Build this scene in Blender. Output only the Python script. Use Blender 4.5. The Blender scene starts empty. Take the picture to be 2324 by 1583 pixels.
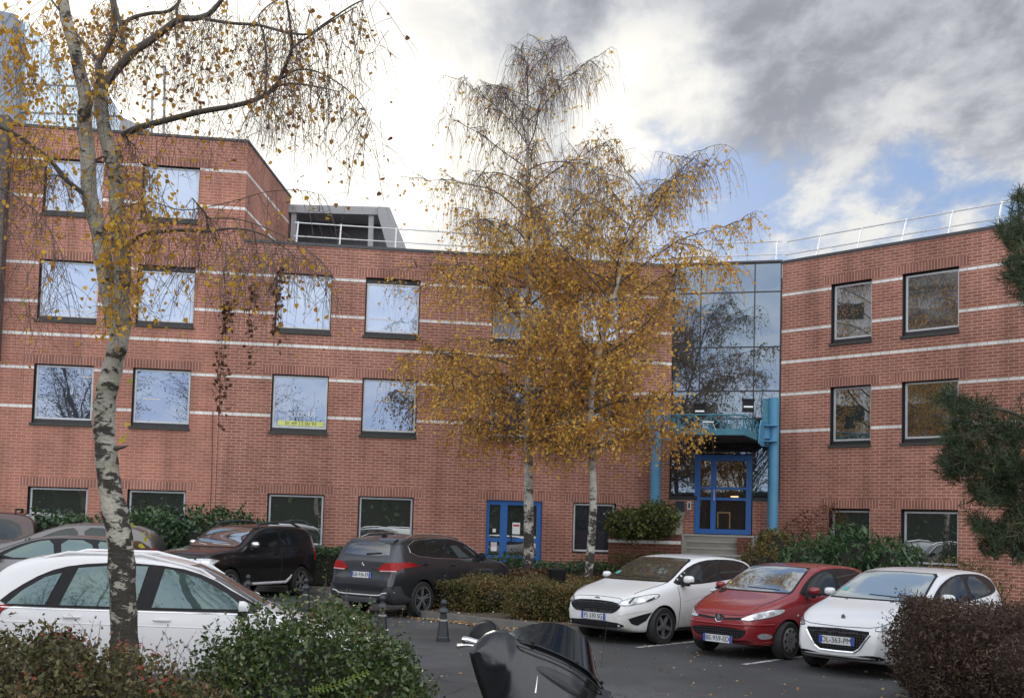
import bpy, bmesh, math, random
import numpy as np
from mathutils import Vector, Matrix
from mathutils.bvhtree import BVHTree
C = bpy.context.scene.collection
rad = math.radians
# ------------------------------------------------------------------ camera
CF, CX, CY, CH = 2500., 1162., 1038., 2.0       # focal length and principal point in pixels of a 2324 x 1583 picture
_p, _r = rad(3.27), 0.0270
_r0 = Vector((1, 0, 0)); _f0 = Vector((0, math.cos(_p), math.sin(_p))); _u0 = Vector((0, -math.sin(_p), math.cos(_p)))
_R = math.cos(_r)*_r0 + math.sin(_r)*_u0
_U = -math.sin(_r)*_r0 + math.cos(_r)*_u0
cam_d = bpy.data.cameras.new('camera'); cam = bpy.data.objects.new('camera', cam_d); C.objects.link(cam)
M4 = Matrix((_R, _U, -_f0)).transposed().to_4x4(); M4.translation = Vector((0, 0, CH)); cam.matrix_world = M4
cam_d.sensor_width = 36; cam_d.lens = CF/2324*36; cam_d.shift_y = 246.5/2324
cam_d.clip_start = 0.1; cam_d.clip_end = 3000
bpy.context.scene.camera = cam
def at(x, y, Y):
    "world point seen at picture position x, y that stands Y metres away"
    d = (x-CX)/CF*_R - (y-CY)/CF*_U + _f0
    return Vector((0, 0, CH)) + d*(Y/d.y)
# ------------------------------------------------------------------ world, sun, exposure
sc = bpy.context.scene
sc.view_settings.view_transform = 'Standard'; sc.view_settings.look = 'None'
sc.view_settings.exposure = 0.40; sc.view_settings.gamma = 1.0
SUN_EL, SUN_AZ = rad(21), rad(-14)            # behind the clouds above the left wing
w = bpy.data.worlds.new('World'); sc.world = w; w.use_nodes = True
nt = w.node_tree; nt.nodes.clear()
class G:
    "tiny node helper"
    def __init__(s, nt): s.nt = nt
    def n(s, t, **k):
        nd = s.nt.nodes.new(t)
        for a, b in k.items(): setattr(nd, a, b)
        return nd
    def put(s, sock, v):
        if isinstance(v, bpy.types.NodeSocket): s.nt.links.new(v, sock)
        elif v is not None: sock.default_value = v
    def m(s, op, a, b=None, c=None, clamp=False):
        nd = s.n('ShaderNodeMath', operation=op); nd.use_clamp = clamp
        for i, v in enumerate((a, b, c)): s.put(nd.inputs[i], v)
        return nd.outputs[0]
    def vm(s, op, a, b=None):
        nd = s.n('ShaderNodeVectorMath', operation=op); s.put(nd.inputs[0], a); s.put(nd.inputs[1], b)
        return nd.outputs['Value'] if op in ('DOT_PRODUCT', 'LENGTH') else nd.outputs[0]
    def mix(s, f, a, b, bt='MIX'):
        nd = s.n('ShaderNodeMix', data_type='RGBA', blend_type=bt); s.put(nd.inputs[0], f); s.put(nd.inputs[6], a); s.put(nd.inputs[7], b)
        return nd.outputs[2]
    def rng(s, v, a, b, c=0., d=1., smooth=True):
        nd = s.n('ShaderNodeMapRange'); nd.interpolation_type = 'SMOOTHSTEP' if smooth else 'LINEAR'
        for i, q in enumerate((v, a, b, c, d)): s.put(nd.inputs[i], q)
        return nd.outputs[0]
    def noise(s, vec, sc_, det=4, rough=.55, dist=0.):
        nd = s.n('ShaderNodeTexNoise'); s.put(nd.inputs['Vector'], vec); nd.inputs['Scale'].default_value = sc_
        nd.inputs['Detail'].default_value = det; nd.inputs['Roughness'].default_value = rough; nd.inputs['Distortion'].default_value = dist
        return nd.outputs['Fac']
    def ramp(s, f, stops):
        nd = s.n('ShaderNodeValToRGB'); s.put(nd.inputs[0], f); e = nd.color_ramp.elements
        while len(e) < len(stops): e.new(0.5)
        for q, (p_, c_) in zip(e, stops): q.position = p_; q.color = (*c_, 1) if len(c_) == 3 else c_
        return nd.outputs[0]
    def mapping(s, vec, scale=(1, 1, 1), loc=(0, 0, 0), rot=(0, 0, 0)):
        nd = s.n('ShaderNodeMapping'); s.put(nd.inputs[0], vec); nd.inputs['Scale'].default_value = scale
        nd.inputs['Location'].default_value = loc; nd.inputs['Rotation'].default_value = rot
        return nd.outputs[0]
g = G(nt)
sky = g.n('ShaderNodeTexSky', sky_type='NISHITA'); sky.sun_disc = False
sky.sun_elevation = SUN_EL; sky.sun_rotation = SUN_AZ
D = g.n('ShaderNodeTexCoord').outputs['Generated']
sep = g.n('ShaderNodeSeparateXYZ'); g.put(sep.inputs[0], D)
zc = g.m('ADD', g.m('MAXIMUM', sep.outputs[2], 0.0), 0.22)
pl = g.n('ShaderNodeCombineXYZ'); g.put(pl.inputs[0], g.m('DIVIDE', sep.outputs[0], zc)); g.put(pl.inputs[1], g.m('DIVIDE', sep.outputs[1], zc)); pl.inputs[2].default_value = 3.7
P = pl.outputs[0]
def dirpx(x, y): return tuple((at(x, y, 10)-Vector((0, 0, CH))).normalized())
def near(x, y, a0, a1):
    "1 close to the direction of picture position x, y falling to 0; angles in degrees"
    dt = g.vm('DOT_PRODUCT', D, dirpx(x, y))
    return g.rng(dt, math.cos(rad(a1)), math.cos(rad(a0)))
n1 = g.noise(g.mapping(P, (1.0, .8, 1), (0.3, 1.2, 0)), 1.9, 5, .55, .3)
n2 = g.noise(g.mapping(P, (1, .75, 1), (4.1, 2.3, 0)), 4.6, 8, .60, .25)
n3 = g.noise(g.mapping(P, (1, .6, 1), (1.7, 7.3, 0)), 11., 6, .6, .3)
cover = g.m('ADD', g.m('MULTIPLY', n1, .30), g.m('ADD', g.m('MULTIPLY', n2, .40), g.m('MULTIPLY', n3, .30)))
glow = g.m('MAXIMUM', g.m('MULTIPLY', near(520, 330, 2, 19), .9), g.m('MAXIMUM', g.m('MULTIPLY', near(1470, 240, 0, 5.5), .62), g.m('MULTIPLY', near(960, 330, 0, 8), .8)))
dark = g.m('MAXIMUM', near(1750, -60, 1, 11.5), g.m('MAXIMUM', near(2350, 40, 1, 8), g.m('MULTIPLY', near(1280, 20, 0, 6), .75)))
cov = g.m('ADD', cover, g.m('MULTIPLY', near(500, 200, 6, 23), .24))
cov = g.m('ADD', cov, g.m('MULTIPLY', dark, .16))
cov = g.m('SUBTRACT', cov, g.m('MULTIPLY', g.m('MAXIMUM', near(1480, 470, 0, 6.5), near(1920, 470, 0, 8)), .045))
back = g.rng(sep.outputs[1], .15, -.3)
mask = g.rng(cov, .415, .545)
mask = g.m('MULTIPLY', mask, g.m('SUBTRACT', 1., g.m('MULTIPLY', back, .35)))
br = g.m('ADD', g.m('MULTIPLY', glow, .62), g.rng(g.m('ADD', g.m('MULTIPLY', n2, .6), g.m('MULTIPLY', n3, .4)), .36, .62, -.12, .24))
br = g.m('SUBTRACT', br, g.m('MULTIPLY', dark, .215))
br = g.m('ADD', br, .42)
cloud = g.ramp(br, [(0.0, (.21, .22, .245)), (.18, (.27, .28, .31)), (.38, (.41, .425, .46)), (.60, (.62, .625, .62)), (.82, (.80, .775, .715)), (1.0, (1.12, 1.07, .96))])
blue = g.mix(.65, g.mix(1., sky.outputs[0], (.08, .08, .08, 1), 'MULTIPLY'), (.19, .31, .57, 1))
front = g.mix(mask, blue, cloud)
# the half of the sky behind the photographer: brighter, thinly veiled blue
veil = g.mix(g.rng(n2, .35, .62), (1.22, 1.36, 1.58, 1), (1.72, 1.72, 1.70, 1))
col = g.mix(back, front, veil)
bgn = g.n('ShaderNodeBackground'); g.put(bgn.inputs[0], g.mix(1., col, (10., 10., 10., 1), 'MULTIPLY')); bgn.inputs[1].default_value = .1
wo = g.n('ShaderNodeOutputWorld'); nt.links.new(bgn.outputs[0], wo.inputs[0])
sd = bpy.data.lights.new('sun', 'SUN'); sd.energy = .9; sd.angle = rad(14); sd.color = (1, .93, .82)
so = bpy.data.objects.new('sun', sd); C.objects.link(so)
sv = Vector((math.sin(SUN_AZ)*math.cos(SUN_EL), math.cos(SUN_AZ)*math.cos(SUN_EL), math.sin(SUN_EL)))
so.rotation_euler = sv.to_track_quat('Z', 'Y').to_euler(); so.location = (0, 0, 30)
# ------------------------------------------------------------------ objects
def tag(o, label=None, cat=None, group=None, kind=None):
    if label: o['label'] = label
    if cat: o['category'] = cat
    if group: o['group'] = group
    if kind: o['kind'] = kind
    return o
def thing(name, label, cat, loc=(0, 0, 0), rz=0., group=None):
    o = bpy.data.objects.new(name, None); C.objects.link(o); o.location = loc; o.rotation_euler = (0, 0, rz)
    o.empty_display_size = .2
    return tag(o, label, cat, group)
def link(name, me, mats, parent=None, smooth=False):
    o = bpy.data.objects.new(name, me); C.objects.link(o)
    for m_ in (mats if isinstance(mats, (list, tuple)) else [mats]): me.materials.append(m_)
    if parent is not None: o.parent = parent
    if smooth: me.polygons.foreach_set('use_smooth', [True]*len(me.polygons))
    return o
class MB:
    "collects shapes into one mesh"
    def __init__(s): s.v = []; s.f = []; s.mi = []; s.uv = []
    def add(s, vs, fs, mi=0, uvs=None):
        b = len(s.v); s.v += [tuple(q) for q in vs]; s.f += [tuple(b+i for i in f) for f in fs]; s.mi += [mi]*len(fs)
        s.uv += uvs if uvs else [None]*len(fs)
    def box(s, c, d, rz=0., mi=0, tilt=None):
        hx, hy, hz = d[0]/2, d[1]/2, d[2]/2
        vs = [Vector((x, y, z)) for x in (-hx, hx) for y in (-hy, hy) for z in (-hz, hz)]
        m_ = Matrix.Rotation(rz, 3, 'Z')
        if tilt is not None: m_ = m_ @ tilt
        s.add([m_ @ q + Vector(c) for q in vs], [(0, 1, 3, 2), (4, 6, 7, 5), (0, 4, 5, 1), (2, 3, 7, 6), (0, 2, 6, 4), (1, 5, 7, 3)], mi)
    def tube(s, pts, rs, n=8, mi=0, cap=True):
        pts = [Vector(p_) for p_ in pts]
        if not isinstance(rs, (list, tuple, np.ndarray)): rs = [rs]*len(pts)
        vs = []; ref = None
        for i, p_ in enumerate(pts):
            t = (pts[min(i+1, len(pts)-1)]-pts[max(i-1, 0)])
            if t.length < 1e-9: t = Vector((0, 0, 1))
            t.normalize()
            if ref is None: ref = Vector((1, 0, 0)) if abs(t.x) < .8 else Vector((0, 1, 0))
            a = t.cross(ref); a.normalize(); b = t.cross(a); ref = a.cross(t); 
            for k in range(n):
                an = 2*math.pi*k/n; vs.append(p_+(a*math.cos(an)+b*math.sin(an))*rs[i])
        fs = [(i*n+k, i*n+(k+1) % n, (i+1)*n+(k+1) % n, (i+1)*n+k) for i in range(len(pts)-1) for k in range(n)]
        if cap: fs += [tuple(range(n))[::-1], tuple((len(pts)-1)*n+k for k in range(n))]
        s.add(vs, fs, mi)
    def lathe(s, prof, n=16, c=(0, 0, 0), mi=0, m=None, cap=True):
        vs = []
        for r_, z_ in prof:
            for k in range(n):
                an = 2*math.pi*k/n; q = Vector((r_*math.cos(an), r_*math.sin(an), z_))
                vs.append((m @ q if m else q)+Vector(c))
        L_ = len(prof)
        fs = [(i*n+k, i*n+(k+1) % n, (i+1)*n+(k+1) % n, (i+1)*n+k) for i in range(L_-1) for k in range(n)]
        if cap: fs += [tuple(range(n))[::-1], tuple((L_-1)*n+k for k in range(n))]
        s.add(vs, fs, mi)
    def prism(s, poly, axis0, axis1, ext, o=(0, 0, 0), mi=0):
        "2D polygon spanned by two axes, thickened along ext"
        a, b, e, o = Vector(axis0), Vector(axis1), Vector(ext), Vector(o); n = len(poly)
        vs = [o+a*x+b*y for x, y in poly]; vs += [q+e for q in vs]
        s.add(vs, [tuple(range(n))[::-1], tuple(range(n, 2*n))]+[(i, (i+1) % n, n+(i+1) % n, n+i) for i in range(n)], mi)
    def build(s, name, mats, parent=None, smooth=False, **k):
        me = bpy.data.meshes.new(name); me.from_pydata(s.v, [], s.f); me.polygons.foreach_set('material_index', s.mi)
        if any(u is not None for u in s.uv):
            ul = me.uv_layers.new(name='UVMap'); arr = []
            for f, u in zip(s.f, s.uv): arr += [c_ for q in (u or [(0, 0)]*len(f)) for c_ in q]
            ul.data.foreach_set('uv', arr)
        me.update()
        if not any(u is not None for u in s.uv):
            bm = bmesh.new(); bm.from_mesh(me); bmesh.ops.recalc_face_normals(bm, faces=bm.faces[:]); bm.to_mesh(me); bm.free()
        o = link(name, me, mats, parent, smooth)
        if smooth:
            try: me.set_sharp_from_angle(angle=rad(k.get('sharp', 40)))
            except Exception: pass
        return o
def quads(name, V, mat, parent=None, rnd=None, k=4):
    "numpy vertices (N*k,3), every k of them one face; face attribute rnd drives colour"
    V = np.asarray(V, np.float32).reshape(-1, 3); nf = len(V)//k
    me = bpy.data.meshes.new(name); me.vertices.add(len(V)); me.vertices.foreach_set('co', V.ravel())
    me.loops.add(len(V)); me.loops.foreach_set('vertex_index', np.arange(len(V), dtype=np.int32))
    me.polygons.add(nf); me.polygons.foreach_set('loop_start', np.arange(0, len(V), k, dtype=np.int32))
    try: me.polygons.foreach_set('loop_total', np.full(nf, k, np.int32))
    except Exception: pass
    if rnd is not None:
        a = me.attributes.new('rnd', 'FLOAT', 'FACE'); a.data.foreach_set('value', np.asarray(rnd, np.float32))
    me.update(calc_edges=True)
    return link(name, me, mat, parent)
RS = np.random.RandomState(7); random.seed(7)
def unit(n):
    v = RS.normal(size=(n, 3)); return v/np.linalg.norm(v, axis=1, keepdims=True)
def leafcloud(name, Cn, size, mat, parent=None, asp=.62, down=0., rnd=None, shape=4):
    "one small leaf face per centre"
    Cn = np.asarray(Cn, float); n = len(Cn); s_ = np.asarray(size)*np.ones(n)
    a = unit(n); a[:, 2] -= down; a /= np.linalg.norm(a, axis=1, keepdims=True)
    b = np.cross(a, unit(n)); b /= np.linalg.norm(b, axis=1, keepdims=True)
    nn = np.cross(a, b)
    S = s_[:, None]
    if shape == 4:
        V = np.stack([Cn-a*S*.5, Cn+b*S*.5*asp-a*S*.08, Cn+a*S*.5, Cn-b*S*.5*asp-a*S*.08], 1)
        k = 4
    else:
        V = np.stack([Cn-a*S*.5, Cn-a*S*.28+b*S*.5*asp, Cn+a*S*.1+b*S*.40*asp+nn*S*.05, Cn+a*S*.55, Cn+a*S*.1-b*S*.40*asp+nn*S*.05, Cn-a*S*.28-b*S*.5*asp], 1)
        k = 6
    return quads(name, V.reshape(-1, 3), mat, parent, RS.rand(n) if rnd is None else rnd, k)
# ------------------------------------------------------------------ materials
def mat(name):
    m_ = bpy.data.materials.new(name); m_.use_nodes = True; m_.node_tree.nodes.clear(); return m_, G(m_.node_tree)
def fin(m_, q, sh):
    o = q.n('ShaderNodeOutputMaterial'); m_.node_tree.links.new(sh, o.inputs[0]); return m_
def bsdf(q, col, rough=.6, metal=0., spec=.5, coat=0., normal=None, alpha=None):
    b = q.n('ShaderNodeBsdfPrincipled'); q.put(b.inputs['Base Color'], col if isinstance(col, bpy.types.NodeSocket) else (*col[:3], 1))
    q.put(b.inputs['Roughness'], rough); q.put(b.inputs['Metallic'], metal); q.put(b.inputs['Specular IOR Level'], spec)
    q.put(b.inputs['Coat Weight'], coat); b.inputs['Coat Roughness'].default_value = .05
    if normal is not None: q.put(b.inputs['Normal'], normal)
    return b.outputs[0]
def obj(q): return q.n('ShaderNodeTexCoord').outputs['Object']
def bump(q, h, s_=.3, d_=.02):
    b = q.n('ShaderNodeBump'); b.inputs['Strength'].default_value = s_; b.inputs['Distance'].default_value = d_; q.put(b.inputs['Height'], h); return b.outputs[0]
def plain(name, col, rough=.6, metal=0., spec=.5, coat=0., var=.15, vs=6., bmp=0., bs=40.):
    m_, q = mat(name); oc = obj(q)
    n_ = q.noise(oc, vs, 5)
    c_ = q.mix(n_, tuple(v*(1-var) for v in col)+(1,), tuple(min(1, v*(1+var)) for v in col)+(1,))
    r_ = q.rng(q.noise(oc, vs*2.3, 3), .3, .7, max(0.02, rough*.85), min(1, rough*1.15))
    return fin(m_, q, bsdf(q, c_, r_, metal, spec, coat, bump(q, q.noise(oc, bs, 3), bmp, .01) if bmp else None))
def brick(name, kind='run', c1=(.335, .137, .100), c2=(.255, .100, .074), mort=(.46, .31, .245), blend=0.):
    m_, q = mat(name); uv = q.n('ShaderNodeUVMap').outputs[0]
    b = q.n('ShaderNodeTexBrick'); b.inputs['Scale'].default_value = 1.
    big = q.noise(q.mapping(uv, (.16, .22, 1)), 1.2, 4, .6); mid = q.noise(q.mapping(uv, (1, 1, 1)), 1.6, 4)
    stain = q.noise(q.mapping(uv, (1.3, .12, 1)), 1.5, 4)
    v = uv
    if kind == 'soldier': v = q.mapping(uv, (1, 1, 1)); b.inputs['Brick Width'].default_value = .083; b.inputs['Row Height'].default_value = 4.; b.offset = 0
    elif kind == 'white': b.inputs['Brick Width'].default_value = .258; b.inputs['Row Height'].default_value = 40.; b.offset = 0
    else: b.inputs['Brick Width'].default_value = .258; b.inputs['Row Height'].default_value = .0828
    b.inputs['Mortar Size'].default_value = .0105 if kind != 'white' else .007; b.inputs['Mortar Smooth'].default_value = .25; b.inputs['Bias'].default_value = 0.
    q.put(b.inputs['Vector'], v)
    q.put(b.inputs['Color1'], (*c1, 1)); q.put(b.inputs['Color2'], (*c2, 1)); q.put(b.inputs['Mortar'], (*mort, 1))
    c_ = q.mix(blend, b.outputs[0], (*c1, 1))
    k_ = q.m('MULTIPLY', q.rng(big, .3, .7, .80, 1.16), q.m('MULTIPLY', q.rng(mid, .3, .7, .93, 1.07), q.rng(stain, .40, .72, 1.06, .80)))
    kc = q.n('ShaderNodeCombineColor'); [q.put(kc.inputs[i], k_) for i in range(3)]
    c_ = q.mix(1., c_, kc.outputs[0], 'MULTIPLY')
    h = q.m('SUBTRACT', 1., b.outputs['Fac'])
    return fin(m_, q, bsdf(q, c_, .85, 0, .25, 0, bump(q, h, .35, .01)))
M = {}
M['brick'] = brick('brick'); M['soldier'] = brick('brick_soldier', 'soldier', (.30, .130, .098), (.235, .095, .072)); 
M['white_brick'] = brick('white_glazed_brick', 'white', (.66, .64, .62), (.74, .72, .70), (.28, .25, .24))
M['brick_old'] = brick('brick_smooth', 'run', (.385, .160, .115), (.315, .128, .092), (.45, .275, .21))
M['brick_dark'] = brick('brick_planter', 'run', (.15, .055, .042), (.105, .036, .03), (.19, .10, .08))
M['black_trim'] = plain('black_aluminium', (.018, .018, .02), .45)
M['grey_frame'] = plain('grey_aluminium', (.50, .51, .53), .4, .3)
M['slate'] = plain('slate_sill', (.05, .048, .045), .8, var=.4, vs=12)
M['blue'] = plain('blue_paint', (.018, .115, .38), .38, var=.12)
M['sky_blue'] = plain('weathered_blue_paint', (.085, .27, .44), .5, var=.22, vs=2.5)
M['teal'] = plain('algae_stained_blue_paint', (.065, .215, .29), .7, var=.35, vs=5)
M['galv'] = plain('galvanised_steel', (.62, .62, .63), .45, .2)
M['conc'] = plain('concrete', (.26, .245, .215), .9, var=.3, vs=3, bmp=.3)
M['conc_light'] = plain('concrete_nosing', (.34, .33, .31), .85, var=.2, vs=5)
M['dark'] = plain('dark_void', (.015, .015, .016), .9)
M['black_plastic'] = plain('black_plastic', (.013, .013, .015), .55, spec=.25)
M['bollard'] = plain('bollard_paint', (.028, .031, .036), .45, var=.3, vs=15)
M['white_paint'] = plain('white_paint', (.72, .72, .70), .6, var=.1)
M['paper'] = plain('paper', (.75, .76, .76), .7, var=.05)
M['red_print'] = plain('red_print', (.55, .06, .06), .7)
M['yellow_vinyl'] = plain('yellow_vinyl', (.62, .66, .20), .6, var=.05)
M['dark_print'] = plain('dark_print', (.09, .11, .05), .7)
M['pale_vinyl'] = plain('pale_vinyl', (.62, .66, .70), .6)
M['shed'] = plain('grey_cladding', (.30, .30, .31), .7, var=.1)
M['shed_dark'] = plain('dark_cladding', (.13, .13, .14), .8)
M['soffit'] = plain('soffit_boards', (.10, .085, .075), .8, var=.2)
def glassmat(name, base, refl, rough=.012, tint=(1, 1, 1), wav=.02):
    m_, q = mat(name); oc = obj(q)
    nrm = bump(q, q.noise(oc, .9, 2), wav, .1)
    gl = q.n('ShaderNodeBsdfGlossy'); gl.inputs['Roughness'].default_value = rough; gl.inputs['Color'].default_value = (*tint, 1); q.put(gl.inputs['Normal'], nrm)
    d_ = bsdf(q, base, .5, 0, .1)
    lw = q.n('ShaderNodeFresnel'); lw.inputs[0].default_value = 1.5
    f_ = q.m('ADD', q.m('MULTIPLY', lw.outputs[0], 1-refl), refl, clamp=True)
    ms = q.n('ShaderNodeMixShader'); q.put(ms.inputs[0], f_); q.put(ms.inputs[1], d_); q.put(ms.inputs[2], gl.outputs[0])
    return fin(m_, q, ms.outputs[0])
M['pane_blind'] = glassmat('window_glass_with_blind', (.27, .31, .37), .26, tint=(.60, .70, .92), wav=.02)
M['pane'] = glassmat('window_glass', (.035, .04, .05), .30, tint=(.50, .60, .80), wav=.018)
M['pane_clear'] = glassmat('window_glass_clear', (.05, .05, .05), .42, wav=.015)
M['pane_low'] = glassmat('window_glass_low', (.030, .040, .034), .42, wav=.02)
M['curtain'] = glassmat('tinted_curtain_glass', (.03, .034, .04), .34, tint=(.34, .42, .53), wav=.02)
M['tower_glass'] = glassmat('tower_glass', (.36, .46, .55), .25, tint=(.85, .93, 1))
M['door_glass'] = glassmat('door_glass', (.022, .015, .013), .09)
# ------------------------------------------------------------------ ground
def asphalt():
    m_, q = mat('asphalt'); oc = obj(q)
    big = q.noise(oc, .22, 5, .6); fine = q.noise(oc, 55, 4); mid = q.noise(oc, 2.2, 5, .65)
    c_ = q.mix(q.rng(big, .38, .62), (.034, .035, .038, 1), (.076, .077, .080, 1))
    c_ = q.mix(q.rng(mid, .42, .66, 0, .55), c_, (.036, .031, .028, 1))
    c_ = q.mix(q.rng(fine, .45, .72, 0, .6), c_, (.16, .16, .16, 1))
    vo = q.n('ShaderNodeTexVoronoi', feature='DISTANCE_TO_EDGE'); q.put(vo.inputs['Vector'], q.mapping(oc, (1, 1, 1))); vo.inputs['Scale'].default_value = .35
    cr = q.m('MULTIPLY', q.rng(vo.outputs[0], .0, .012, 1, 0), q.rng(q.noise(oc, .5), .5, .6))
    c_ = q.mix(q.m('MULTIPLY', cr, .85), c_, (.02, .02, .02, 1))
    return fin(m_, q, bsdf(q, c_, q.rng(big, .3, .7, .62, .82), 0, .4, 0, bump(q, fine, .5, .006)))
M['asphalt'] = asphalt()
M['kerb'] = plain('kerb_stone', (.15, .142, .13), .9, var=.35, vs=3, bmp=.3)
M['soil'] = plain('soil', (.085, .062, .045), .95, var=.5, vs=4, bmp=.6)
def marking():
    m_, q = mat('worn_road_paint'); oc = obj(q)
    c_ = q.mix(q.rng(q.noise(oc, 7, 6, .7), .44, .60), (.52, .53, .52, 1), (.13, .13, .13, 1))
    return fin(m_, q, bsdf(q, c_, .7))
M['marking'] = marking()
b = MB(); b.add([(-400, -300, 0), (400, -300, 0), (400, 500, 0), (-400, 500, 0)], [(0, 1, 2, 3)])
tag(b.build('ground', M['asphalt']), kind='structure')
def slab(name, pts, z0, z1, m_, kerbw=None):
    b = MB(); n = len(pts)
    b.prism(pts, (1, 0, 0), (0, 1, 0), (0, 0, z1-z0), (0, 0, z0)); o = b.build(name, m_); tag(o, kind='structure'); return o
def inset(pts, d):
    c = Vector((sum(p_[0] for p_ in pts)/len(pts), sum(p_[1] for p_ in pts)/len(pts)))
    out = []
    for i in range(len(pts)):
        a, p0, b_ = Vector(pts[i-1]), Vector(pts[i]), Vector(pts[(i+1) % len(pts)])
        e1 = (p0-a).normalized(); e2 = (b_-p0).normalized(); n1 = Vector((-e1.y, e1.x)); n2 = Vector((-e2.y, e2.x)); n_ = (n1+n2)
        n_ = n_/max(.3, n_.length_squared)*2
        out.append(tuple(p0+n_*d))
    return out
# planted island in the middle of the car park (counter-clockwise)
isl = [(-2.05, 22.75), (-1.75, 22.42), (.23, 20.65), (1.25, 19.68), (1.6, 19.7), (5.6, 23.7), (7.2, 25.4), (6.2, 27.2), (2.0, 26.9), (.6, 26.4), (-1.85, 23.3)]
slab('island_kerb', isl, -.02, .13, M['kerb']); slab('island_soil', inset(isl, .14), .0, .137, M['soil'])
# planting strip along the building
strip = [(-16, 28.9), (-6.2, 28.9), (-3.6, 29.1), (-.5, 28.2), (1.2, 27.5), (6.5, 28.0), (13.5, 21.2), (17, 17.5), (21, 21), (8.0, 32.2), (4.4, 33.5), (-16, 33)]
slab('building_strip_kerb', strip, -.02, .12, M['kerb']); slab('building_strip_soil', inset(strip, .14), 0, .127, M['soil'])
# near verge left and right
vl = [(-14, 3.2), (-.6, 3.2), (-.35, 3.6), (-.35, 8.6), (-.7, 9.05), (-14, 9.3)]
slab('verge_kerb', vl, -.02, .13, M['kerb']); slab('verge_soil', inset(vl, .14), 0, .137, M['soil'])
vr = [(4.9, 13.2), (5.1, 12.3), (6.5, 8.0), (13, 6.0), (14, 9.2), (5.8, 14.1), (5.2, 14.0)]
slab('corner_kerb', vr, -.02, .13, M['kerb']); slab('corner_soil', inset(vr, .14), 0, .137, M['soil'])
b = MB()
def mark(p0, p1, w_=.1):
    a, c = Vector(p0), Vector(p1); d_ = (c-a).normalized(); n_ = Vector((-d_.y, d_.x))*w_/2
    b.add([(*(a-n_), .004), (*(c-n_), .004), (*(c+n_), .004), (*(a+n_), .004)], [(0, 1, 2, 3)])
for s_, e_ in (((2.12, 18.47-.42), (5.6, 21.6)), ((3.45, 16.57-.38), (7.1, 19.95)), ((5.2, 14.8), (8.9, 18.4)), ((-3.3, 21.7), (-1.2, 25.0)), ((-2.6, 23.6), (-1.9, 23.7))): mark(s_, e_)
tag(b.build('parking_lines', M['marking']), kind='structure')
# ------------------------------------------------------------------ building
class Wall:
    def __init__(s, A, ang):
        s.A = Vector((*A, 0)); s.a = ang; s.d = Vector((math.cos(ang), math.sin(ang), 0)); s.n = Vector((math.sin(ang), -math.cos(ang), 0))
    def P(s, u, z, out=0.): return s.A+s.d*u+s.n*out+Vector((0, 0, z))
    def box(s, b, u0, u1, z0, z1, o0, o1, mi=0):
        b.box(s.P((u0+u1)/2, (z0+z1)/2, (o0+o1)/2), (abs(u1-u0), abs(o1-o0), abs(z1-z0)), s.a, mi)
BANDS = [(4.715, 4.79), (5.775, 5.85), (6.705, 6.78), (7.60, 7.675), (8.66, 8.735), (10.52, 10.595), (11.56, 11.635)]
def build_wall(W, u0, u1, z0, z1, ops, bands=True, reveal=.14, uoff=0., main=0, split=None, soldiers=True):
    "brick skin with real openings; materials 0 brick, 1 soldier course, 2 white band, 3 black reveal, 4 smooth brick"
    us = {u0, u1}; zs = {z0, z1}
    if split is not None: us.add(split)
    for (a, b_, c, d_) in ops:
        us |= {a, b_}; zs |= {c, d_}
        if soldiers: us |= {a-.25, b_+.25}; zs |= {d_, d_+.24}
    if bands: 
        for c, d_ in BANDS: zs |= {c, d_}
    us = sorted(u for u in us if u0 <= u <= u1); zs = sorted(z for z in zs if z0 <= z <= z1)
    b = MB()
    for i in range(len(us)-1):
        for j in range(len(zs)-1):
            ua, ub, za, zb = us[i], us[i+1], zs[j], zs[j+1]; um, zm = (ua+ub)/2, (za+zb)/2
            if any(a < um < b_ and c < zm < d_ for a, b_, c, d_ in ops): continue
            mi = main
            if split is not None and um < split: mi = 4
            if bands and any(c < zm < d_ for c, d_ in BANDS): mi = 2
            if soldiers and any(a-.25 < um < b_+.25 and d_ < zm < d_+.24 for a, b_, c, d_ in ops): mi = 1
            b.add([W.P(ua, za), W.P(ub, za), W.P(ub, zb), W.P(ua, zb)], [(0, 1, 2, 3)], mi, [[(ua+uoff, za), (ub+uoff, za), (ub+uoff, zb), (ua+uoff, zb)]])
    for a, b_, c, d_ in ops:
        q = [(a, c), (b_, c), (b_, d_), (a, d_)]
        for k in range(4):
            (x0, y0), (x1, y1) = q[k], q[(k+1) % 4]
            b.add([W.P(x0, y0), W.P(x0, y0, -reveal-.05), W.P(x1, y1, -reveal-.05), W.P(x1, y1)], [(0, 1, 2, 3)], 3, [[(0, 0)]*4])
    return b
WM = [M['brick'], M['soldier'], M['white_brick'], M['black_trim'], M['brick_old']]
office = thing('office_building', 'three storey red brick office building with white brick bands and a glazed blue entrance', 'building', (0, 31, 0))
def part(b, name, m_, parent=office, smooth=False):
    "parts are modelled in world position; keep it when parenting"
    o = b.build(name, m_, None, smooth); 
    par = parent; off = Vector((0, 0, 0))
    while par is not None: off += par.location; par = par.parent
    o.parent = parent; o.location = -off
    return o
WL = Wall((-4.753, 31.), rad(7.9)); WR = Wall((7.67, 31.48), rad(-45)); WG = Wall((4.646, 32.29), rad(-15))
COLS = [(-8.41, -6.84), (-5.81, -4.25), (-2.05, -.48), (.46, 2.02), (4.10, 5.72), (6.62, 7.90)]
F0, F1, F2, F3 = (1.12, 2.58), (4.31, 5.93), (7.14, 8.81), (10.08, 11.64)
opsL = [(*c, *F0) for i, c in enumerate(COLS) if i != 4]+[(*COLS[4], .12, 2.58)]+[(*c, *F1) for c in COLS]+[(*c, *F2) for c in COLS]
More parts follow.
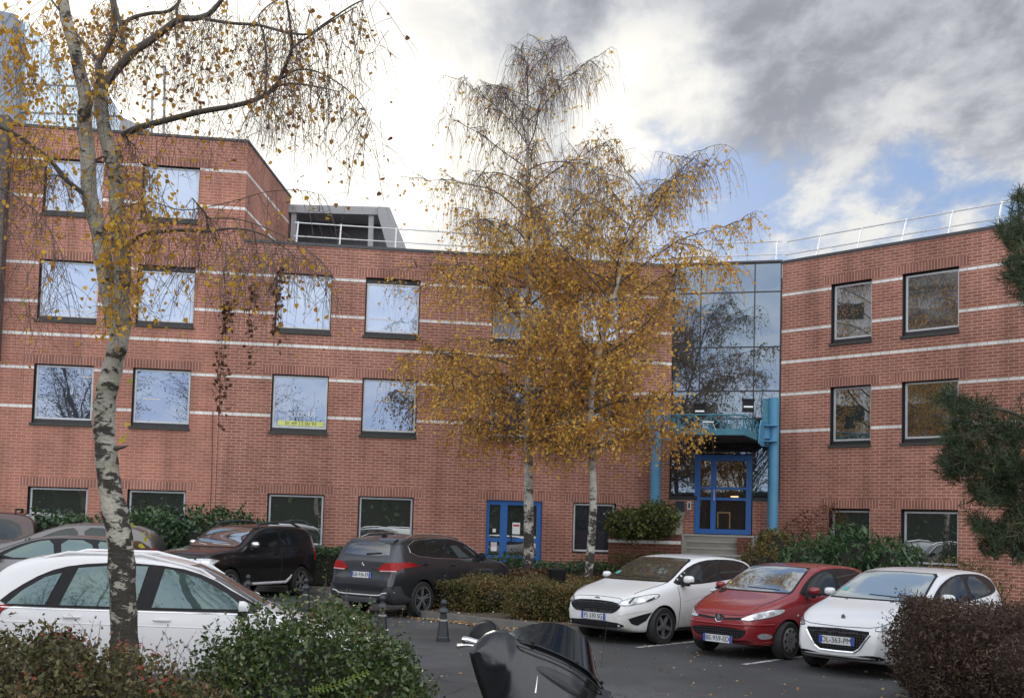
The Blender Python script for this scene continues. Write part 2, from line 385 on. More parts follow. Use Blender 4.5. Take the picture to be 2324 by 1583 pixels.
part(build_wall(WL, -14, 9.48, 0, 9.62, opsL, split=-3.46), 'wall', WM)
opsU = [(*COLS[0], *F3), (*COLS[1], *F3)]
part(build_wall(WL, -14, -2.98, 9.62, 12.46, opsU, main=4), 'wall', WM)
WS = Wall(WL.P(-2.98, 0)[:2], rad(88.5))          # side of the top storey, running back
part(build_wall(WS, 0, 5.4, 9.3, 12.46, [], main=4), 'wall', WM)
RC = [(1.56, 2.76), (3.63, 5.14)]
opsR = [(*c, *f) for c in RC for f in (F0, F1, F2)]
part(build_wall(WR, 0, 13, 0, 9.62, opsR, uoff=.07), 'wall', WM)
# plain inner masses keep the building closed from every side
b = MB(); b.prism([WL.P(-14, 0, -.4)[:2], WL.P(9.3, 0, -.4)[:2], WR.P(.3, 0, -.4)[:2], WR.P(13, 0, -.4)[:2], (30, 36), (14, 52), (-19, 49)], (1, 0, 0), (0, 1, 0), (0, 0, 9.2), (0, 0, .05))
b.prism([WL.P(-14, 0, -.4)[:2], WL.P(-3.4, 0, -.4)[:2], (-8.0, 36.6), (-19, 35.5)], (1, 0, 0), (0, 1, 0), (0, 0, 3.0), (0, 0, 9.3))
part(b, 'core', M['shed_dark'])
b = MB()
WL.box(b, -2.98, 9.5, 9.62, 9.70, -.35, .03); WR.box(b, -.02, 13, 9.625, 9.70, -.35, .03); WL.box(b, -14, -2.93, 12.46, 12.53, -.35, .03)
WS.box(b, .03, 5.4, 12.463, 12.533, -.35, .03); WG.box(b, 0, 3.13, 9.68, 9.735, -.3, .025)
part(b, 'coping', plain('dark_coping', (.06, .06, .065), .5, .3))
b = MB(); WL.box(b, -3.47, -3.45, 0, 9.6, 0, .004); part(b, 'movement_joint', plain('sealant_joint', (.12, .06, .05), .8))
def window(W, u0, u1, z0, z1, pm, topbar=.03, white=False, blind=False, sill=True):
    r_ = -.13; fb = z0+(.12 if sill else .05); b = MB()
    fw = .045
    W.box(b, u0+.045, u1-.03, fb, fb+fw+.005, r_-.04, r_+.012); W.box(b, u0+.045, u1-.03, z1-topbar-fw, z1-topbar, r_-.04, r_+.012)
    W.box(b, u0+.045, u0+.045+fw, fb+fw, z1-topbar-fw, r_-.04, r_+.012); W.box(b, u1-.03-fw, u1-.03, fb+fw, z1-topbar-fw, r_-.04, r_+.012)
    o = part(b, 'window', M['white_paint'] if white else M['grey_frame'])
    b = MB(); W.box(b, u0+.005, u1-.005, z0+.002, fb, r_-.05, r_+.03); W.box(b, u0+.005, u0+.044, fb, z1-.002, r_-.05, r_+.004); W.box(b, u1-.029, u1-.005, fb, z1-.002, r_-.05, r_+.004)
    W.box(b, u0+.045, u1-.03, z1-topbar+.001, z1-.002, r_-.05, r_+.004); part(b, 'frame_surround', M['black_trim'], o)
    b = MB(); W.box(b, u0+.08, u1-.066, fb+fw+.006, z1-topbar-fw-.001, r_-.03, r_-.008); part(b, 'pane', pm, o)
    if sill: b = MB(); W.box(b, u0-.05, u1+.02, z0-.065, z0, -.12, .045); part(b, 'sill', M['slate'], o)
    return o
wins = {}
for ci, c in enumerate(COLS):
    for fi, f in enumerate((F0, F1, F2, F3)):
        if (fi == 0 and ci == 4) or (fi == 3 and ci > 1): continue
        pm = [M['pane_low'], M['pane'], M['pane_blind'], M['pane_blind']][fi]
        if fi == 0 and ci == 5: pm = M['pane']
        wins[ci, fi] = window(WL, *c, *f, pm, topbar=.15 if (fi == 2 and ci in (1, 3)) else .03, white=(fi == 0 and ci == 5), sill=fi > 0)
for ci, c in enumerate(RC):
    for fi, f in enumerate((F0, F1, F2)):
        window(WR, *c, *f, [M['pane_low'], M['pane_low'], M['pane_clear']][fi], topbar=[.06, .03, .05][fi], sill=fi > 0)
FONT = None
def text_mesh(s_, size, ext=.002):
    cu = bpy.data.curves.new('t', 'FONT'); cu.body = s_; cu.size = size; cu.extrude = ext; cu.align_x = 'CENTER'; cu.align_y = 'CENTER'
    o = bpy.data.objects.new('t', cu); C.objects.link(o)
    me = bpy.data.meshes.new_from_object(o.evaluated_get(bpy.context.evaluated_depsgraph_get())); C.objects.unlink(o); bpy.data.objects.remove(o)
    return me
def text_on(W, s_, size, u, z, out, m_, parent, name='lettering', sx=1.):
    me = text_mesh(s_, size); o = link(name, me, m_)
    mw = Matrix((W.d*sx, Vector((0, 0, 1)), W.n)).transposed().to_4x4(); mw.translation = W.P(u, z, out)
    me.transform(mw)
    par = parent; off = Vector((0, 0, 0))
    while par is not None: off += par.location; par = par.parent
    o.parent = parent; o.location = -off
    return o
w13 = wins[2, 1]
M['lamp_glint'] = plain('painted_lamp_glint', (.62, .55, .50), .6)
for wk, u0_, u1_, z_ in (((3, 2), .56, 1.35, 7.62), ((0, 1), -7.15, -6.93, 5.62), ((1, 1), -5.55, -5.08, 5.08), ((0, 2), -8.28, -7.0, 7.42)):  # pale strips just in front of the panes, painted glints of indoor light
    b = MB(); WL.box(b, u0_, u1_, z_, z_+.028, -.137, -.1345); part(b, 'painted_glint', M['lamp_glint'], wins[wk])
b = MB(); WL.box(b, -1.86, -.58, 4.50, 4.64, -.136, -.130); part(b, 'phone_banner', M['yellow_vinyl'], w13)
text_on(WL, '01 69 13 00 93', .15, -1.22, 4.57, -.128, M['dark_print'], w13, sx=.95)
text_on(WL, 'A LOUER', .19, -1.22, 4.83, -.134, M['pale_vinyl'], w13, sx=.98)
# blue staff door in the left wing
dr = MB(); u0, u1, zt = 4.10, 5.72, 2.58
for a, b_ in ((u0, u0+.10), (u0+.42, u0+.62), (u1-.14, u1)): WL.box(dr, a, b_, .12, zt, -.16, -.06)
for z0, z1 in ((.12, .34), (1.40, 1.50), (zt-.13, zt), (.92, 1.0)): WL.box(dr, u0+.10, u0+.42, z0, z1, -.16, -.065); WL.box(dr, u0+.62, u1-.14, z0, z1, -.16, -.065)
dr = part(dr, 'door', M['blue'])
b = MB(); WL.box(b, u0+.05, u1-.05, .2, zt-.05, -.14, -.12); part(b, 'pane', M['pane_low'], dr)
b = MB(); b.tube([WL.P(u0+.66, 1.62, -.03), WL.P(u0+.72, 1.62, .02), WL.P(u0+.74, 1.55, .02), WL.P(u0+.74, 1.38, .02), WL.P(u0+.66, 1.36, -.03)], .018, 6)
WL.box(b, u0+.54, u0+.59, .92, 1.12, -.06, -.02); part(b, 'handle', M['black_plastic'], dr)
b = MB(); WL.box(b, u0+.78, u0+1.0, 1.62, 1.95, -.117, -.112); WL.box(b, u0+.21, u0+.30, 1.66, 1.76, -.117, -.112); WL.box(b, u0+.17, u0+.34, 1.12, 1.38, -.117, -.112); part(b, 'notice', M['paper'], dr)
b = MB(); WL.box(b, u0+.80, u0+.98, 1.84, 1.90, -.112, -.110)
for k in (0, 1): b.tube([WL.P(u0+.215+k*.08+.03*math.cos(t), 1.29+.03*math.sin(t), -.108) for t in np.linspace(0, 6.28, 9)], .004, 4)
part(b, 'red_printing', M['red_print'], dr)
# glazed stair bay over the entrance
VU = [0.03, .81, 2.36, 3.10]; ZU = [9.66, 8.82, 7.21, 5.93, 5.12, 4.33]
b = MB()
for i in range(3):
    for j in range(5): WG.box(b, VU[i]+.018, VU[i+1]-.018, ZU[j+1]+.018, ZU[j]-.018, -.06, -.02)
for a, c in ((VU[0], VU[1]), (VU[2], VU[3])): WG.box(b, a+.018, c-.018, 2.88, 4.31, -.06, -.02)
WG.box(b, VU[1]+.018, VU[2]-.018, 4.10, 4.31, -.06, -.02)
part(b, 'glass_front', M['curtain'])
b = MB()
for z_ in ZU: WG.box(b, 0.0, 3.13, z_-.02, z_+.02, -.1, -.012)
WG.box(b, 0, .8, 2.74, 2.86, -.1, .01); WG.box(b, 2.37, 3.13, 2.74, 2.86, -.1, .01)
for u_ in VU: WG.box(b, u_-.018, u_+.018, 2.86, 9.66, -.1, -.015)
part(b, 'mullion', M['black_trim'])
part(build_wall(WG, 0, .74, 0, 2.74, [], bands=False), 'wall', [M['brick_dark'] if False else M['brick']]+WM[1:]); part(build_wall(WG, 2.38, 3.13, 0, 2.74, [], bands=False), 'wall', WM)
# main entrance door
dm = MB(); DX = [.72, .86, 1.18, 1.33, 2.20, 2.35]
for a, b_ in ((.72, .88), (1.19, 1.34), (2.19, 2.35)): WG.box(dm, a, b_, 1.78, 4.07, -.10, .0)
for z0, z1 in ((1.78, 1.92), (2.755, 2.83), (3.07, 3.135), (3.90, 4.07)): WG.box(dm, .88, 1.19, z0, z1, -.10, -.005); WG.box(dm, 1.34, 2.19, z0, z1, -.10, -.005)
dm = part(dm, 'door', M['blue'])
b = MB(); WG.box(b, .8, 2.3, 1.85, 4.0, -.08, -.065); part(b, 'pane', M['door_glass'], dm)
b = MB(); b.tube([WG.P(1.29, 2.74, .05), WG.P(1.29, 3.06, .05)], .014, 8); b.tube([WG.P(1.29, 2.78, 0), WG.P(1.29, 2.78, .05)], .01, 6); b.tube([WG.P(1.29, 3.02, 0), WG.P(1.29, 3.02, .05)], .01, 6); part(b, 'handle', M['galv'], dm)
em, q = mat('lit_hall_lamp'); e_ = q.n('ShaderNodeEmission'); e_.inputs[0].default_value = (1, .62, .34, 1); e_.inputs[1].default_value = 1.5; fin(em, q, e_.outputs[0])
b = MB(); b.lathe([(.0, 0), (.11, .005), (.12, .018), (.1, .03), (.0, .034)], 20, WG.P(1.87, 2.85, -.02)); hl = part(b, 'lamp', em, dm)
b = MB(); WG.box(b, 1.38, 1.42, 1.95, 2.42, -.06, -.05); WG.box(b, 1.42, 1.72, 2.38, 2.42, -.06, -.05); WG.box(b, 1.72, 1.76, 1.95, 2.42, -.06, -.05); part(b, 'inner_door_frame', plain('varnished_wood', (.20, .12, .05), .6), dm)
# blue columns, canopy
b = MB()
for P0 in ((7.37, 31.0), (4.17, 31.85)):
    b = MB(); b.tube([(P0[0], P0[1], 0), (P0[0], P0[1], 5.66)], .148, 24); part(b, 'column', M['sky_blue'], smooth=True)
    b = MB(); b.box((P0[0]-.20, P0[1]+.08, 5.2), (.22, .05, .9), rad(-15)); part(b, 'column_fin', M['teal'])
fr, fl = Vector((6.0, 28.55, 0)), Vector((3.95, 29.10, 0)); dp = Vector((.385, .923, 0)); LD = 3.35
br_, bl_ = fr+dp*LD, fl+dp*(LD-.1)
zc0, zc1 = 4.40, 4.55
b = MB(); b.prism([fl[:2], fr[:2], br_[:2], bl_[:2]], (1, 0, 0), (0, 1, 0), (0, 0, .04), (0, 0, zc0+.03)); part(b, 'canopy_soffit', M['soffit'])
b = MB()
for k in range(1, 6):
    a = fl.lerp(bl_, k/6); c = fr.lerp(br_, k/6); b.tube([a+Vector((0, 0, zc0+.028)), c+Vector((0, 0, zc0+.028))], .008, 4)
b.lathe([(0, -.05), (.1, -.04), (.14, 0)], 16, fl.lerp(br_, .5)+Vector((0, 0, zc0+.03))); part(b, 'soffit_joints', M['dark'])
b = MB()
def beam(a, c, z0, z1, w_, mi=0):
    a, c = Vector(a), Vector(c); d_ = c-a; b.box((a+c)/2+Vector((0, 0, (z0+z1)/2)), (d_.length, w_, z1-z0), math.atan2(d_.y, d_.x), mi)
beam(fl, fr, zc0-.02, zc1, .10); beam(fr, br_, zc0-.02, zc1+.02, .09); beam(fl, bl_, zc0-.02, zc1+.02, .09); part(b, 'canopy_beam', M['teal'])
b = MB(); top = zc1+.36
def strut(p0, p1, r_=.016): b.tube([p0, p1], r_, 4)
Z = lambda p_, z_: Vector((p_[0], p_[1], z_))
ns = 5
for k in range(ns):
    a, c = fl.lerp(fr, k/ns), fl.lerp(fr, (k+1)/ns)
    strut(Z(a, zc1), Z(c, top)); strut(Z(a, top), Z(c, zc1)); strut(Z(a, zc1), Z(a, top), .022)
strut(Z(fr, zc1), Z(fr, top), .022); strut(Z(fl, top), Z(fr, top), .02)
for s0, s1 in ((fr, br_), (fl, bl_)):
    for k in range(3):
        a, c = s0.lerp(s1, k*.2), s0.lerp(s1, (k+1)*.2); strut(Z(a, zc1), Z(c, top)); strut(Z(a, top), Z(c, zc1)); strut(Z(c, zc1), Z(c, top), .02)
    strut(Z(s0, top), Z(s0.lerp(s1, .6), top), .02)
part(b, 'canopy_truss', M['teal'])
b = MB(); pa = fr.lerp(br_, .42); pb = Vector((7.37, 31.0, 0))
b.prism([(0, zc0-.1), (.35, zc0-.15), (1.55, zc0-.1), (1.8, zc0+.1), (1.8, zc1+.42), (.35, zc1+.42), (.15, zc1+.2)], dp, (0, 0, 1), Vector((.923, -.385, 0))*.03, fr.lerp(br_, .5)+Vector((.08, 0, 0)))
for z_ in (4.42, 4.86): b.box((7.15, 30.85, z_), (.55, .22, .03), rad(-15))
beam(fr.lerp(br_, .75), pb, 4.5, 4.84, .05)
part(b, 'canopy_bracket', M['sky_blue'])
b = MB(); pc = Vector((4.17, 31.85, 0)); beam(fl.lerp(bl_, .8), pc, 4.42, 4.84, .05); part(b, 'canopy_bracket', M['sky_blue'])
# roof rails
def railing(W, us, z0, label, end=None, zt=.62):
    t = thing('roof_railing', label, 'railing', tuple(W.P(us[0], z0, -.05)))
    for u_ in us:
        b = MB(); p0 = W.P(u_, z0, -.03); p1 = W.P(u_+.02, z0+zt+.03, -.25); b.tube([p0, p1], .024, 6); part(b, 'post', M['galv'], t)
    b = MB(); ua, ub = (us[0]-.05, us[-1]+.1) if end is None else end
    b.tube([W.P(ua, z0+zt, -.25), W.P(ub, z0+zt, -.25)], .02, 6); b.tube([W.P(ua, z0+.2, -.12), W.P(ub, z0+.2, -.12)], .018, 6); part(b, 'rail', M['galv'], t)
    return t
railing(WL, [-1.55+.02, -.32, 1.26, 2.84, 4.42, 6.0, 7.6, 9.2], 9.7, 'white tubular safety rail along the left wing parapet, passing the grey roof shed', (-1.6, 9.45))
railing(WG, [.15, 1.6, 2.95], 9.73, 'short stretch of white safety rail above the glazed stair bay', (0, 3.1))
railing(WR, [1.07, 2.32, 3.60, 4.85, 6.1, 7.4, 8.7], 9.7, 'white leaning safety rail along the roof edge of the right wing', (0, 12.9))
# structures on the roof
sh = thing('roof_shed', 'open grey plant shed with a slanted end on the roof behind the safety rail', 'shed', (-5.5, 35.8, 9.3))
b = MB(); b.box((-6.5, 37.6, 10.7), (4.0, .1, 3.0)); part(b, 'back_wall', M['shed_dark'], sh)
b = MB(); b.box((-6.25, 37.0, 12.13), (3.9, 2.5, .12)); part(b, 'roof', M['shed'], sh)
b = MB(); b.box((-6.35, 35.75, 12.02), (3.7, .1, .22)); part(b, 'fascia', M['shed'], sh)
b = MB(); b.prism([(-4.62, 12.16), (-4.22, 12.13), (-3.62, 10.75), (-3.2, 9.2), (-4.0, 9.2), (-4.25, 10.75), (-4.60, 11.85)], (1, 0, 0), (0, 0, 1), (0, .25, 0), (0, 35.6, 0)); part(b, 'slanted_end', M['shed'], sh)
for x_ in (-4.85, -7.4): b = MB(); b.box((x_, 35.85, 10.7), (.16, .16, 2.6)); part(b, 'post', M['shed'], sh)
b = MB(); random.seed(3)
for k in range(9): b.lathe([(.05, 0), (.28, .05), (.3, .25), (.2, .42), (.03, .46)], 9, (-6.15+k*.11+random.uniform(-.05, .05), 33.6+random.uniform(-.2, .2), 9.55+random.uniform(0, .15)))
tag(b.build('roof_tarpaulin', plain('pale_tarpaulin', (.5, .53, .52), .7, var=.2, bmp=.6, bs=12), smooth=True), 'crumpled pale tarpaulin bundle lying behind the roof rail beside the shed', 'tarpaulin')
for i, (x_, y0, y1, lb) in enumerate(((346, 205, 295, 'thin grey antenna mast on the top storey roof, left of its taller twin'), (374, 150, 300, 'taller grey antenna mast on the top storey roof, right of the thin one'))):
    a, c = at(x_, y1, 36), at(x_, y0, 36); b = MB(); b.tube([a-Vector((0, 0, 1)), c], .04, 6); b.tube([c-Vector((.2, 0, .3)), c-Vector((-.2, 0, .3))], .02, 5)
    tag(b.build('antenna_mast', M['shed']), lb, 'antenna', 'antenna masts on the roof')
# glazed stair tower at the far left, overhanging
tw = thing('glass_tower', 'pale blue glazed stair tower with dark corner post and sloping glass roof at far left', 'building', (-14, 31, 0))
WT = Wall(WL.P(-14, 0, .35)[:2], rad(7.9))
b = MB(); WT.box(b, 0, 4.45, 5.2, 12.3, -.35, 0); part(b, 'glass_bay', M['tower_glass'], tw)
b = MB(); WT.box(b, 4.45, 4.72, 5.95, 12.6, -.35, .06); part(b, 'corner_post', plain('brown_metal', (.085, .07, .065), .6, var=.2), tw)
b = MB()
for z_ in (6.9, 8.1, 9.3, 10.5, 11.7): WT.box(b, 0, 4.45, z_, z_+.05, 0, .02)
part(b, 'mullion', M['shed'], tw)
Yt = 36.5
def pr(px): return [(at(x, y, Yt).x, at(x, y, Yt).z) for x, y in px]
b = MB(); b.prism(pr([(-60, 330), (-60, 20), (30, 40), (62, 52), (160, 150), (246, 213), (291, 281), (345, 330)]), (1, 0, 0), (0, 0, 1), (0, 4, 0), (0, Yt, 0)); part(b, 'sloping_glass', M['tower_glass'], tw)
b = MB()
for (x0, y0, x1, y1) in ((-20, 250, 270, 262), (-20, 185, 205, 195), (130, 120, 125, 290), (215, 190, 210, 290)):
    b.tube([at(x0, y0, Yt-.05), at(x1, y1, Yt-.05)], .03, 4)
part(b, 'mullion', M['white_paint'], tw)
b = MB(); b.prism(pr([(-60, 300), (-60, 20), (44, 44), (50, 300)]), (1, 0, 0), (0, 0, 1), (0, .3, 0), (0, Yt-.4, 0)); part(b, 'side_cladding', plain('blue_grey_cladding', (.22, .25, .30), .5, var=.15), tw)
b = MB(); b.prism(pr([(288, 278), (345, 303), (350, 340), (280, 340)]), (1, 0, 0), (0, 0, 1), (0, .5, 0), (0, Yt-.6, 0)); part(b, 'brick_upstand', M['shed'], tw)
# steps, planter and small things at the entrance
st = thing('entrance_steps', 'grey concrete steps climbing to the blue main door', 'steps', (5.3, 30.5, 0))
sdv = Vector((-.2588, -.966, 0)); stp = MB(); nos = MB()
o0 = WG.P(1.5, 0, 0); NS = 10
for k in range(NS):
    d0 = 1.15+k*.30; z_ = 1.76-k*.172; cc = o0+sdv*(d0/2 if k == 0 else d0-.15)-WG.d*(.03*k)
    stp.box(cc+Vector((0, 0, (z_-.045)/2)), (1.62 if k else 2.1, d0 if k == 0 else .30, z_-.045), rad(-15)); nos.box(cc+Vector((0, 0, z_-.0225))+sdv*.012, (1.64 if k else 2.1, d0+.02 if k == 0 else .318, .045), rad(-15))
part(stp, 'riser', M['conc'], st); part(nos, 'nosing', M['conc_light'], st)
plnt = thing('brick_planter', 'dark brick planter with one row of white bricks left of the steps', 'planter', (3.5, 29.2, 0))
WP = Wall((2.62, 29.35), rad(-10)); b = build_wall(WP, 0, 1.9, 0, 1.74, [], bands=False); b.mi = [0]*len(b.mi)
b2 = MB()
def brickbox(W, b, u0, u1, z0, z1, dep):
    for (uu0, uu1, o0_, o1_) in ((u0, u1, 0, 0),):
        b.add([W.P(u0, z0), W.P(u1, z0), W.P(u1, z1), W.P(u0, z1)], [(0, 1, 2, 3)], 0, [[(u0, z0), (u1, z0), (u1, z1), (u0, z1)]])
    b.add([W.P(u1, z0), W.P(u1, z0, -dep), W.P(u1, z1, -dep), W.P(u1, z1)], [(0, 1, 2, 3)], 0, [[(0, z0), (dep, z0), (dep, z1), (0, z1)]])
    b.add([W.P(u0, z0, -dep), W.P(u0, z0), W.P(u0, z1), W.P(u0, z1, -dep)], [(0, 1, 2, 3)], 0, [[(0, z0), (dep, z0), (dep, z1), (0, z1)]])
    b.add([W.P(u0, z1), W.P(u1, z1), W.P(u1, z1, -dep), W.P(u0, z1, -dep)], [(0, 1, 2, 3)], 0, [[(0, 0), (u1, 0), (u1, dep), (0, dep)]])
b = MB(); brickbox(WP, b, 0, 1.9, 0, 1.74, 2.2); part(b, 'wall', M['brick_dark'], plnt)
b = MB(); b.add([WP.P(0, 1.50, .004), WP.P(1.9, 1.50, .004), WP.P(1.9, 1.585, .004), WP.P(0, 1.585, .004)], [(0, 1, 2, 3)], 0, [[(0, 1.5), (1.9, 1.5), (1.9, 1.58), (0, 1.58)]]); part(b, 'white_brick_row', M['white_brick'], plnt)
lw = thing('low_brick_wall', 'low dark brick stringer wall on the right of the entrance steps', 'wall', (6.3, 30.6, 0))
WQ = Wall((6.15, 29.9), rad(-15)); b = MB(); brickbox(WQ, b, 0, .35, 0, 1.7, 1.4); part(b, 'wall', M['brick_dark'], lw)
b = MB(); b.lathe([(.20, 0), (.14, .18), (.10, .42), (.17, .66), (.21, .74), (.0, .745)], 8, (4.62, 30.35, 1.62)); b.box((4.62, 30.35, .8), (.4, .4, 1.64))
tag(b.build('stone_urn', M['conc'], smooth=False), 'weathered concrete hourglass pedestal between planter and entrance door', 'pedestal')
b = MB(); WG.box(b, .20, .44, 2.28, 2.70, .0, .14); WG.box(b, .19, .45, 2.62, 2.65, .0, .16); tag(b.build('letter_box', plain('dark_letter_box', (.02, .025, .045), .4)), 'dark wall letter box beside the main entrance door', 'letter box')
ic = MB(); WG.box(ic, .52, .63, 2.46, 2.70, 0, .04); ic = ic.build('intercom', M['galv']); tag(ic, 'small silver intercom panel between letter box and blue door', 'intercom')
b = MB(); WG.box(b, .555, .60, 2.50, 2.66, .04, .044); kp = b.build('keypad', M['black_plastic'], ic)
def flood(P0, label, yaw):
    t = thing('floodlight', label, 'floodlight', tuple(P0), yaw, 'floodlights on the canopy')
    b = MB(); b.box((0, 0, .0), (.30, .12, .22), 0); b.box((0, .0, .13), (.34, .16, .05)); b.box((0, 0, -.14), (.3, .2, .1)); b.build('housing', M['black_plastic'], t)
    b = MB(); b.box((0, -.075, -.065), (.24, .02, .05), 0, 0, Matrix.Rotation(rad(-30), 3, 'X')); b.build('lens', M['paper'], t)
flood(at(1698, 918, 29.2), 'black floodlight box above the right end of the blue canopy', rad(-8))
flood(at(1588, 928, 29.6), 'black floodlight half hidden by birch leaves above the left end of the canopy', rad(-8))
b = MB(); p0 = at(1607, 957, 28.4); b.box(p0, (.28, .07, .035)); b.tube([p0+Vector((.1, 0, 0)), p0+Vector((.22, .1, -.2))], .012, 5)
tag(b.build('strip_light', M['paper']), 'small pale strip light fixed in the canopy truss', 'light')
# wall lights on the left wing hidden behind the birches, service pipe
b = MB(); b.tube([WL.P(-3.58, 0.2, .05), WL.P(-3.58, 3.0, .05), WL.P(-3.62, 4.8, .05)], .012, 5); tag(b.build('ivy_stem', plain('dry_stem', (.12, .06, .045), .9)), 'dry climbing stem up the brick beside the wall joint', 'plant')
# ------------------------------------------------------------------ cars
def paint(name, col, coat=.6, flake=0., dirt=None, rough=.25):
    m_, q = mat(name); oc = obj(q); c_ = (*col, 1)
    c_ = q.mix(q.noise(oc, 2.0, 4), tuple(v*.95 for v in col)+(1,), tuple(min(1, v*1.04) for v in col)+(1,))
    if dirt:
        sp = q.n('ShaderNodeSeparateXYZ'); q.put(sp.inputs[0], oc)
        low = q.m('MULTIPLY', q.rng(sp.outputs[2], .75, .2), q.rng(q.noise(oc, 3, 5, .65), .30, .62)); c_ = q.mix(q.m('MULTIPLY', low, dirt[3]), c_, (*dirt[:3], 1))
    return fin(m_, q, bsdf(q, c_, rough, flake, .5, coat))
M['tyre'] = plain('tyre_rubber', (.018, .018, .018), .8, var=.3)
M['rim'] = plain('alloy_rim', (.23, .23, .235), .4, .55, var=.2)
M['rim_dull'] = plain('dull_wheel_trim', (.20, .20, .205), .5, .3, var=.2)
M['car_glass'] = glassmat('car_side_glass', (.008, .010, .011), .03, .02, (.55, .60, .62))
M['windscreen'] = glassmat('windscreen_glass', (.030, .036, .036), .17, .02, (.93, 1, .98), .05)
M['lamp_clear'] = plain('headlamp_glass', (.42, .43, .45), .12, .5, .8, 1., var=.5, vs=22)
M['lamp_inner'] = plain('headlamp_reflector', (.75, .76, .78), .15, .6, var=.3, vs=30)
M['lamp_red'] = plain('red_lamp', (.30, .004, .006), .3, 0, .3, 0., var=.3, vs=20)
M['lamp_red_clear'] = plain('pale_red_lamp', (.55, .30, .30), .15, 0, .6, 1.)
M['chrome'] = plain('chrome', (.72, .72, .74), .12, .95, var=.05)
M['gap'] = plain('panel_gap', (.03, .03, .03), .8)
M['under'] = plain('underbody', (.010, .010, .010), .95)
M['plate'] = plain('plate_reflective', (.62, .63, .63), .5, var=.05)
M['plate_blue'] = plain('plate_blue', (.03, .08, .42), .5)
M['ink'] = plain('plate_ink', (.012, .012, .014), .6)
M['trim'] = plain('unpainted_bumper', (.03, .032, .035), .7, var=.2)
def mesh_eval(o):
    dg = bpy.context.evaluated_depsgraph_get(); me = bpy.data.meshes.new_from_object(o.evaluated_get(dg), preserve_all_data_layers=True, depsgraph=dg); return me
